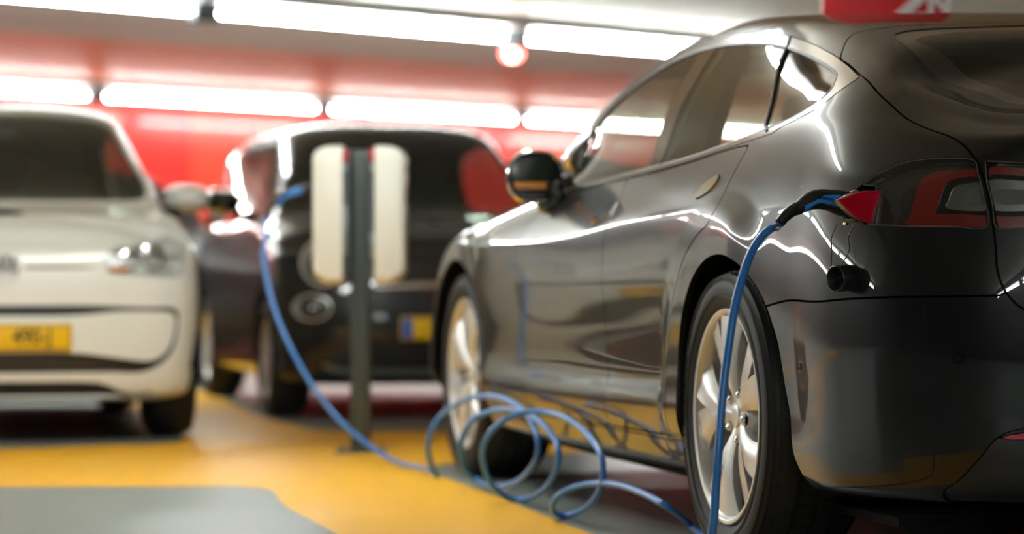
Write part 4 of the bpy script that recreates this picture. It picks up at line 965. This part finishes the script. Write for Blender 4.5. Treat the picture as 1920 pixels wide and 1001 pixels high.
# ---- black car far behind
BN = dict(wb=2.75, fo=.85, ro=.7, w=.97, h=1.42, cowl=2.10, cz=1.03, top=1.10, rear_top=-.3, belt=.98, slope=.1, glass_w=.70,
          face=[(.17, -.10), (.2, -.08), (.32, -.02), (.45, .0), (.58, -.01), (.70, -.04), (.80, -.08)], lip=.2,
          hood=[(2.10, 1.03), (2.5, 1.01), (2.9, .97), (3.15, .93), (3.3, .88), (3.5, .80)])
bk = Car('car', hatch_net(BN), (-3.36, 20.35, 0), M['back_paint'], 'black car in the row behind, seen in the gap between the white and charcoal hatchbacks', (.36, .33), 2.75); bk.seat_x, bk.seat_z, bk.rear_x = .75, .45, -.05
ws = bk.cut([(0, 1.37), (.30, 1.36), (.50, 1.33), (.60, 1.24), (.70, 1.08), (.66, 1.045), (.4, 1.04), (0, 1.04)], 'yz', .004, 4, (0, 7), True, umin=9)
panel('windscreen', ws, M['glass_dark'], bk.e, rim=.004, lift=-.003, mirror_join=True)
sw = bk.cut([(0, 1.28), (.6, 1.31), (1.05, 1.28), (1.5, 1.15), (1.85, 1.05), (1.0, 1.01), (0, 1.02)], 'xz', .004, 4, (), True)
both_sides('side_window', sw, M['glass_dark'], bk.e, rim=.004, lift=-.003)
for sd in (1, -1):
    p, n = on_front(bk.S, sd*.68, .72); lamp_bowl(bk.e, p, (n+Vector((.6, 0, 0))).normalized(), .075, .05)
    door_mirror(bk.e, (1.7, sd*1.0, 1.06), sd, M['gloss_black'], 1, (.14, .19, .13), arm_to=(1.68, sd*.86, 1.0))
gr_ = bk.cut([(0, .60), (.42, .59), (.48, .45), (.44, .32), (0, .31)], 'yz', .002, 3, (0, 4), True, **UF); panel('grille', gr_, M['black_plastic'], bk.e, rim=.01, lift=-.012, mirror_join=True)
bk.wheels(.33, .22, .21, .89, M['alloy']); bk.finish()
# ---------------------------------------------------------------- more of the dark grey car
def twp(p):                                              # car coordinates -> world
    c, s = math.cos(TRZ), math.sin(TRZ); return Vector((TO[0]+p[0]*c-p[1]*s, TO[1]+p[0]*s+p[1]*c, p[2]))
cabin(tesla, 1.30, .30, .42, M['grey_interior'])
for sd in (1, -1):                                       # inner trim of the middle pillars
    secs = []
    for v_, dp in ((9.2, .17), (10.2, .16), (11.2, .14), (12.2, .12), (13.0, .08)):
        p, n = TS.at([(11.50, v_), (11.12, v_)]); (a_, c_) = p*[1, sd, 1]; iy = Vector((0, -sd*dp, 0)); o_ = Vector((0, -sd*.018, 0)); a_, c_ = Vector(a_)+o_, Vector(c_)+o_
        secs.append([a_, a_+iy*.6+Vector((-.01, 0, 0)), a_+iy+Vector((-.05, 0, 0)), c_+iy+Vector((.04, 0, 0)), c_+iy*.6, c_])
    b = MB(); loft(b, secs); b.build('pillar_trim', M['grey_interior'], tesla)
for sd in (1, -1):
    o = door_mirror(tesla, (1.90, sd*.975, .985), sd, PAINT, 1, (.16, .165, .150), arm_to=(1.80, sd*.90, .925), glassm=M['gloss_black'])
    b = MB(); b.box((1.816, sd*.975, .960), (.012, .135, .022), 0, .005); b.build('amber_strip', M['amber'], o)  # amber strip across the lower mirror face
    b = MB(); b.tube([(1.816, sd*.975+.083*math.copysign(abs(math.cos(a))**.75, math.cos(a)), .985+.075*math.copysign(abs(math.sin(a))**.75, math.sin(a))) for a in [2*PI*i/40 for i in range(40)]], .007, 8, closed=True); b.build('mirror_rim', M['chrome'], o)
    b = MB(); b.tube([(1.80, sd*.875, .955), (1.82, sd*.90, .945), (1.80, sd*.93, .935)], [.05, .045, .035], 14); b.build('mirror_base', M['gloss_black'], o)
    # head lamp of the front end
    b = MB(); b.tube(spline([(3.30, sd*.80, .76), (3.5, sd*.74, .72), (3.68, sd*.62, .67)], 5), .03, 8); b.build('head_lamp', M['chrome'], tesla)
# charge port door: a red triangle standing out from the flank
pp, pn = TS.at([(4.45, 8.95), (4.45, 8.25), (4.45, 7.56), (4.72, 8.0)])
nout = Vector((-.36, .922, .12)).normalized()
top, mid, bot = [Vector(p) for p in pp[:3]]
ht = top+Vector((.0, .0, -.028)); hb_ = bot+Vector((0, 0, -.002)); tip = (ht+hb_)/2+nout*.112+Vector((0, 0, .000))
def edge(a, b, bow): m_ = (a+b)/2+bow; return [tuple(q) for q in spline([a, m_, b], 6)]
oc = (ht+hb_+tip)/3; face_n = (hb_-ht).cross(tip-ht).normalized()
if face_n.x > 0: face_n = -face_n                        # towards the rear of the car
ring_ = edge(ht, tip, Vector((0, 0, .007)))[:-1]+edge(tip, hb_, Vector((0, 0, -.009)))[:-1]+edge(hb_, ht, Vector((0, 0, 0)))[:-1]
rv = [Vector(q) for q in ring_]; b = MB(); secs = []
for k, (h, s_) in enumerate(((-.006, .97), (-.004, 1.0), (.004, 1.0), (.008, .975), (.0095, .93), (.010, .8), (.0105, .4))):
    secs.append([oc+(q-oc)*s_+face_n*h for q in rv])
loft(b, secs); door = b.build('charge_port_door', M['port_red'], tesla, sharp=60)
b = MB(); loft(b, [[oc+(q-oc)*1.0-face_n*.006 for q in rv], [oc+(q-oc)*.97-face_n*.012 for q in rv]]); b.build('door_liner', M['gloss_black'], door)
b = MB(); b.tube([ht-nout*.004+face_n*.004, hb_-nout*.004+face_n*.004], .004, 8); b.build('hinge', M['gloss_black'], door)
# socket in the recess
ps = Vector(pp[3]); qn = nout.to_track_quat('Y', 'Z')
def place(t, pos, q): return [Vector(pos)+q @ Vector(v) for v in t.v]
t = MB(); t.lathe([(.034, -.02), (.034, .002), (.0315, .004), (.029, .002), (.029, -.03), (0, -.03)], 'y', n=40); b = MB(); b.add(place(t, ps, qn), t.f); so = b.build('charge_socket', M['gloss_black'], tesla)
t = MB(); t.box((-.012, -.004, 0), (.078, .014, .026), 0, .006); b = MB(); b.add(place(t, ps+Vector((.012, .006, -.040)), qn), t.f); b.build('socket_catch', M['gloss_black'], so)
t = MB(); t.box((0, .009, 0), (.010, .004, .006), 0, .001); b = MB(); b.add(place(t, ps+Vector((.018, .008, -.040)), qn), t.f); b.build('latch_light', M['gold'], so)
# dust cap hanging on two cords
capc = Vector((-.715, .935, .682)); qc = Vector((-.38, .90, -.06)).normalized().to_track_quat('Y', 'Z')
t = MB(); t.lathe([(0, -.035), (.026, -.035), (.0285, -.032), (.0285, .0), (.0285, .006), (.0265, .008), (.0245, .006), (.0245, -.012), (0, -.012)], 'y', n=44); b = MB(); b.add(place(t, capc, qc), t.f)
cap = b.build('dust_cap', M['black_plastic'], tesla, sharp=45)
for dx, dz in ((-.009, .008), (.009, .008), (0, -.002), (-.011, -.010), (.011, -.010)):
    t = MB(); t.lathe([(.0042, -.012), (.0042, -.004), (.0022, -.004), (.0022, -.012)], 'y', (dx, 0, dz), 14); b = MB(); b.add(place(t, capc, qc), t.f); b.build('pin_hole', M['soft_black'], cap)
for a_, c_ in (((-.685, .925, .800), (-.700, .945, .708)), ((-.735, .905, .797), (-.725, .932, .708))):
    b = MB(); b.tube(spline([a_, (a_[0]+.003, a_[1]+.012, .77), (a_[0]-.004, a_[1]+.014, .74), c_], 6), .0014, 8); b.build('cap_cord', M['black_plastic'], cap)
# ---------------------------------------------------------------- charging plug at the car
def fpt(px, py, Y): return Vector(((px-960)/FPX*Y, Y, EYE+(515-py)/FPX*Y))
plugend = ps+nout*.045
A0 = twp(ps+nout*.01); nw = (twp(ps+nout)-twp(ps)).normalized()
def plug_at(parent_name, A0, nw, m_body, m_grip, label, sag=.050, ln=.175, flip=1):
    """hand-held plug: A0 socket end, nw outward axis; returns the object and the cable end"""
    up = Vector((0, 0, 1)); sd = nw.cross(up).normalized(); upv = sd.cross(nw).normalized()
    e = empty(parent_name, A0, 0, label, 'plug')
    def P(t_, h, s_): return nw*t_+upv*h+sd*s_
    b = MB(); secs = []
    prof = [(0, .0, .027, .027), (.03, .0, .0275, .0275), (.045, .001, .026, .026), (.060, .002, .0235, .022), (.085, .003, .022, .0205), (.11, .0015, .0215, .0205), (.13, -.004, .0205, .019), (.142, -.009, .0185, .017), (.150, -.012, .0155, .0145), (.158, -.014, .0135, .0135)]
    for t_, h, rh, rs in prof:
        hh = h-sag*max(0, t_/ln-.3)**2
        secs.append([P(t_, hh+rh*math.sin(a), rs*math.cos(a)) for a in [2*PI*k/28 for k in range(28)]])
    loft(b, secs); b.build('plug_body', m_body, e, sharp=50)
    b = MB(); ce = []
    for k in range(9):
        q = k/8; t_ = .150+.045*q; h = -.012-sag*max(0, .150/ln-.3)**2-.018*q-.020*q*q; ce.append(P(t_, h, 0))
    b.tube(ce, [.0135-.0028*k/8+(.0006 if k % 2 else 0) for k in range(9)], 18); b.build('strain_relief', M['black_plastic'], e)
    # coloured grip let into both sides
    for s_ in (1, -1):
        b = MB(); out = [(.040, .012, -.012), (.055, .0125, -.0135), (.075, .010, -.0125), (.095, .0075, -.009), (.110, .003, -.008), (.122, .0005, -.009), (.134, .001, -.015), (.143, .0015, -.019)]
        v = []; f = []
        n_ = 7
        for t_, a1, a0 in out:
            i = min(range(len(prof)), key=lambda k: abs(prof[k][0]-t_)); h = np.interp(t_, [p[0] for p in prof], [p[1] for p in prof])-sag*max(0, t_/ln-.3)**2
            rh = np.interp(t_, [p[0] for p in prof], [p[2] for p in prof]); rs = np.interp(t_, [p[0] for p in prof], [p[3] for p in prof])
            for k in range(n_):
                z = a0+(a1-a0)*k/(n_-1); z = max(-rh*.95, min(rh*.95, z)); v.append(P(t_, h+z, s_*(rs*math.sqrt(max(.02, 1-(z/rh)**2))+.0012)))
        for i in range(len(out)-1):
            for k in range(n_-1): f.append((i*n_+k, i*n_+k+1, (i+1)*n_+k+1, (i+1)*n_+k))
        b.add(v, f); g = b.build('grip', m_grip, e)
        if label and 'car' in label and s_ == flip:
            tv, tf = text_mesh('\u25A0 MENNEKES', .0085, .0003, .1, .0001)
            tv = [P(.086-x, .0005+y, s_*(.0225+z)) for x, y, z in tv]; mesh('lettering', tv, tf, M['plate_black'], g, False)
    return e, Vector(A0)+ce[-1], (ce[-1]-ce[-3]).normalized(), P
plugc, cend, cdir, PP = plug_at('charging_plug', A0, nw, M['black_plastic'], M['blue_grip'], 'black charging plug with blue grips pushed into the car behind the red flap', flip=-1)
v, f = text_mesh('ECN', .010, .0004); mesh('embossed_mark', [PP(.135-x*.9, .0195+z, -y*.8) for x, y, z in v], f, M['satin_chrome'], plugc, False)
# ---------------------------------------------------------------- charging post
post = empty('charging_post', (-.588, 10.77, 0), 0, 'dark metal post with two off-white charging boxes standing on the yellow strip', 'charging station')
post.rotation_euler = (0, 0, .0)
b = MB(); b.box((0, 0, .006), (.19, .16, .012), 0, .004); b.build('base_plate', M['post'], post)
for sx in (-1, 1):
    for sy in (-1, 1): b = MB(); b.lathe([(0, .022), (.008, .022), (.008, .012)], 'z', (sx*.078, sy*.062, 0), 6); b.build('bolt', M['satin_chrome'], post)
b = MB(); b.box((0, 0, .59), (.075, .085, 1.165), 0, .008); b.build('pole', M['post'], post)
for sx in (-1, 1):
    b = MB(); b.box((sx*.052, 0, .925), (.036, .26, .50), 0, .012); bk_ = b.build('charger_back', M['charger_dark'], post)
    b = MB(); z0, z1, r_ = .655, 1.185, .075
    pr = [(0, z0+.01)]; 
    # rounded shell seen from its edge
    arc = [(sx*.062, z0)]+[(sx*(.062+.115-r_+r_*math.sin(a)), z0+r_*.8-r_*.8*math.cos(a)) for a in [PI/2*k/8 for k in range(9)]]+[(sx*(.062+.115-r_+r_*math.cos(a)), z1-r_*.62+r_*.62*math.sin(a)) for a in [PI/2*k/8 for k in range(9)]]+[(sx*.062, z1)]
    secs = []
    for y, k in ((-.155, .90), (-.150, .95), (-.14, .985), (-.12, 1), (.12, 1), (.14, .985), (.150, .95), (.155, .90)):
        secs.append([(sx*.062+(x-sx*.062)*k, y, .92+(z-.92)*k) for x, z in arc])
    loft(b, secs); sh_ = b.build('charger_shell', M['charger_white'], post, sharp=50)
    b = MB(); b.box((sx*.054, -.131, 1.148), (.022, .006, .05), 0, .002); b.build('red_patch', M['port_red'], bk_)  # small red patch at the top of the dark back
    b = MB(); b.box((sx*.054, -.131, 1.10), (.018, .006, .03), 0, .002); b.build('pale_label', M['silver_reflector'], bk_)
    b = MB(); b.box((sx*.054, -.131, .86 if sx < 0 else .80), (.020, .006, .19 if sx < 0 else .10), 0, .002); b.build('pale_label', M['silver_reflector'], bk_)
    b = MB(); t = MB(); t.lathe([(0, .004), (.036, .004), (.04, 0), (.04, -.01)], 'x', n=32)
    b.add([(sx*(.176+v_[0]), v_[1], v_[2]+1.0) for v_ in t.v], t.f); b.build('socket_ring', M['charger_dark'], sh_)
    b = MB(); b.box((sx*.174, -.02, 1.10), (.012, .06, .030), 0, .005); b.build('status_light', M['green_light'] if sx < 0 else M['charger_dark'], sh_)
wa = Vector((-.588-.193, 10.77, 1.0+.03)); na = Vector((-.93, -.20, -.30)).normalized()
plug2, cend2, cdir2, _ = plug_at('charging_plug', wa, na, M['black_plastic'], M['blue_grip'], 'blue and black plug in the left face of the charging post', sag=.02)
# ---------------------------------------------------------------- the blue cable
CP = [(498, 440, 10.55), (494, 470, 10.52), (497, 500, 10.48), (505, 545, 10.43), (522, 600, 10.38), (548, 658, 10.33), (585, 722, 10.28), (632, 783, 10.22), (680, 826, 10.14), (720, 854, 10.05), (760, 874, 9.92), (790, 883.5, 9.75), (812, 891, 9.55), (820, 896, 9.42), (817, 889, 9.38), (806, 864, 9.36), (803, 833, 9.34), (814, 798, 9.32), (836, 771, 9.29), (868, 752, 9.26), (908, 742, 9.22), (943, 747, 9.18), (974, 763, 9.15), (996, 789, 9.12), (1008, 820, 9.09), (1008, 851, 9.06), (996, 877, 9.04), (974, 899, 9.02), (947, 910.5, 8.99), (921, 911, 8.96), (894, 900, 8.92), (872, 881, 8.88), (864, 853, 8.84), (867, 822, 8.80), (881, 793, 8.76), (908, 775, 8.72), (943, 767, 8.69), (976, 771, 8.66), (1006, 786, 8.63), (1031, 810, 8.60), (1046, 837, 8.57), (1047, 868, 8.54), (1032, 902, 8.51), (1009, 925, 8.48), (978, 937, 8.44), (947, 931, 8.38), (925, 912, 8.33), (910, 883, 8.28), (904, 851, 8.24), (912, 822, 8.20), (934, 796, 8.16), (965, 778, 8.12), (1000, 771, 8.09), (1036, 775, 8.06), (1071, 789, 8.03), (1101, 814, 8.00), (1123, 845, 7.97), (1131, 877, 7.94), (1127, 910, 7.92), (1112, 938, 7.90), (1089, 958, 7.87), (1062, 969, 7.83), (1042, 963, 7.78), (1036, 947, 7.72), (1049, 928, 7.67), (1080, 912, 7.62), (1120, 906, 7.57), (1163, 910, 7.51), (1207, 926, 7.44), (1251, 950, 7.36), (1287, 977, 7.26), (1315, 1001, 7.15)]
CP = [(px, py, min(Y, 2.02/(.2378+(px-960)/FPX)) if px > 850 and py < 975 and Y < 9.34 else Y) for px, py, Y in CP]   # keeps clear of the car's flank
pts = [cend2+cdir2*.001, cend2+cdir2*.03]+[fpt(*p) for p in CP]
tail = [(.545, 6.6, .012), (.50, 6.1, .011), (.42, 5.75, .011), (.37, 5.58, .02), (.375, 5.52, .06)]
pts += [Vector(p) for p in tail]
UPC = [(1337, 985, 5.50), (1341, 930, 5.50), (1346, 860, 5.50), (1351, 790, 5.51), (1357, 720, 5.52), (1366, 650, 5.54), (1377, 580, 5.56), (1392, 520, 5.585), (1408, 475, 5.61), (1427, 445, 5.64), (1446, 428, 5.67)]
pts += [fpt(*p) for p in UPC]
pts += [cend+cdir*.012, cend+cdir*.001]
zz = [max(p.z, .0095) for p in pts]
pts = [Vector((p.x, p.y, z)) for p, z in zip(pts, zz)]
b = MB(); b.tube(spline(pts, 7), .0088, 16)
tag(b.build('charging_cable', M['blue_cable'], None, sharp=180), 'blue charging cable looping over the floor from the post to the dark grey car', 'cable')
# ---------------------------------------------------------------- sign, detector
sg = empty('hanging_sign', (1.30, 9.6, 1.52), 0, 'red hanging sign with white lettering above the roof of the dark grey car', 'sign')
b = MB(); b.box((-.003, 0, .36), (.445, .02, .72), 0, .003); b.build('board', M['red_sign'], sg)
for x in (-.15, .15): b = MB(); b.tube([(x, 0, .70), (x, 0, HC-1.52)], .006, 8); b.build('rod', M['satin_chrome'], sg)
v, f = text_mesh('2', .26, .002, .3, .008); mesh('lettering', [(x*1.1+.060, -.0115-z, y+.120) for x, y, z in v], f, M['white_sign'], sg, False)
v, f = text_mesh('N', .12, .002, 0, .006); mesh('lettering', [(x*.9+.178, -.0115-z, y+.105) for x, y, z in v], f, M['white_sign'], sg, False)
DZ = 0
dt = empty('detector', (0.0, 20.05, HC), 0, 'small round red detector lamp between two lit ceiling tubes', 'detector')
b = MB(); b.box((0, 0, -.12), (.20, .12, .24), 0, .02); b.build('bracket', M['charger_dark'], dt)
b = MB(); b.lathe([(.0, -.315), (.05, -.31), (.075, -.28), (.075, -.24), (0, -.24)], 'z', n=32); b.build('detector_ring', M['red_light'], dt)
b = MB(); b.lathe([(0, -.033), (.03, -.030), (.04, -.02), (.04, 0)], 'y', (0, -.055, -.278), 24); b.build('detector_lamp', M['pink_light'], dt)
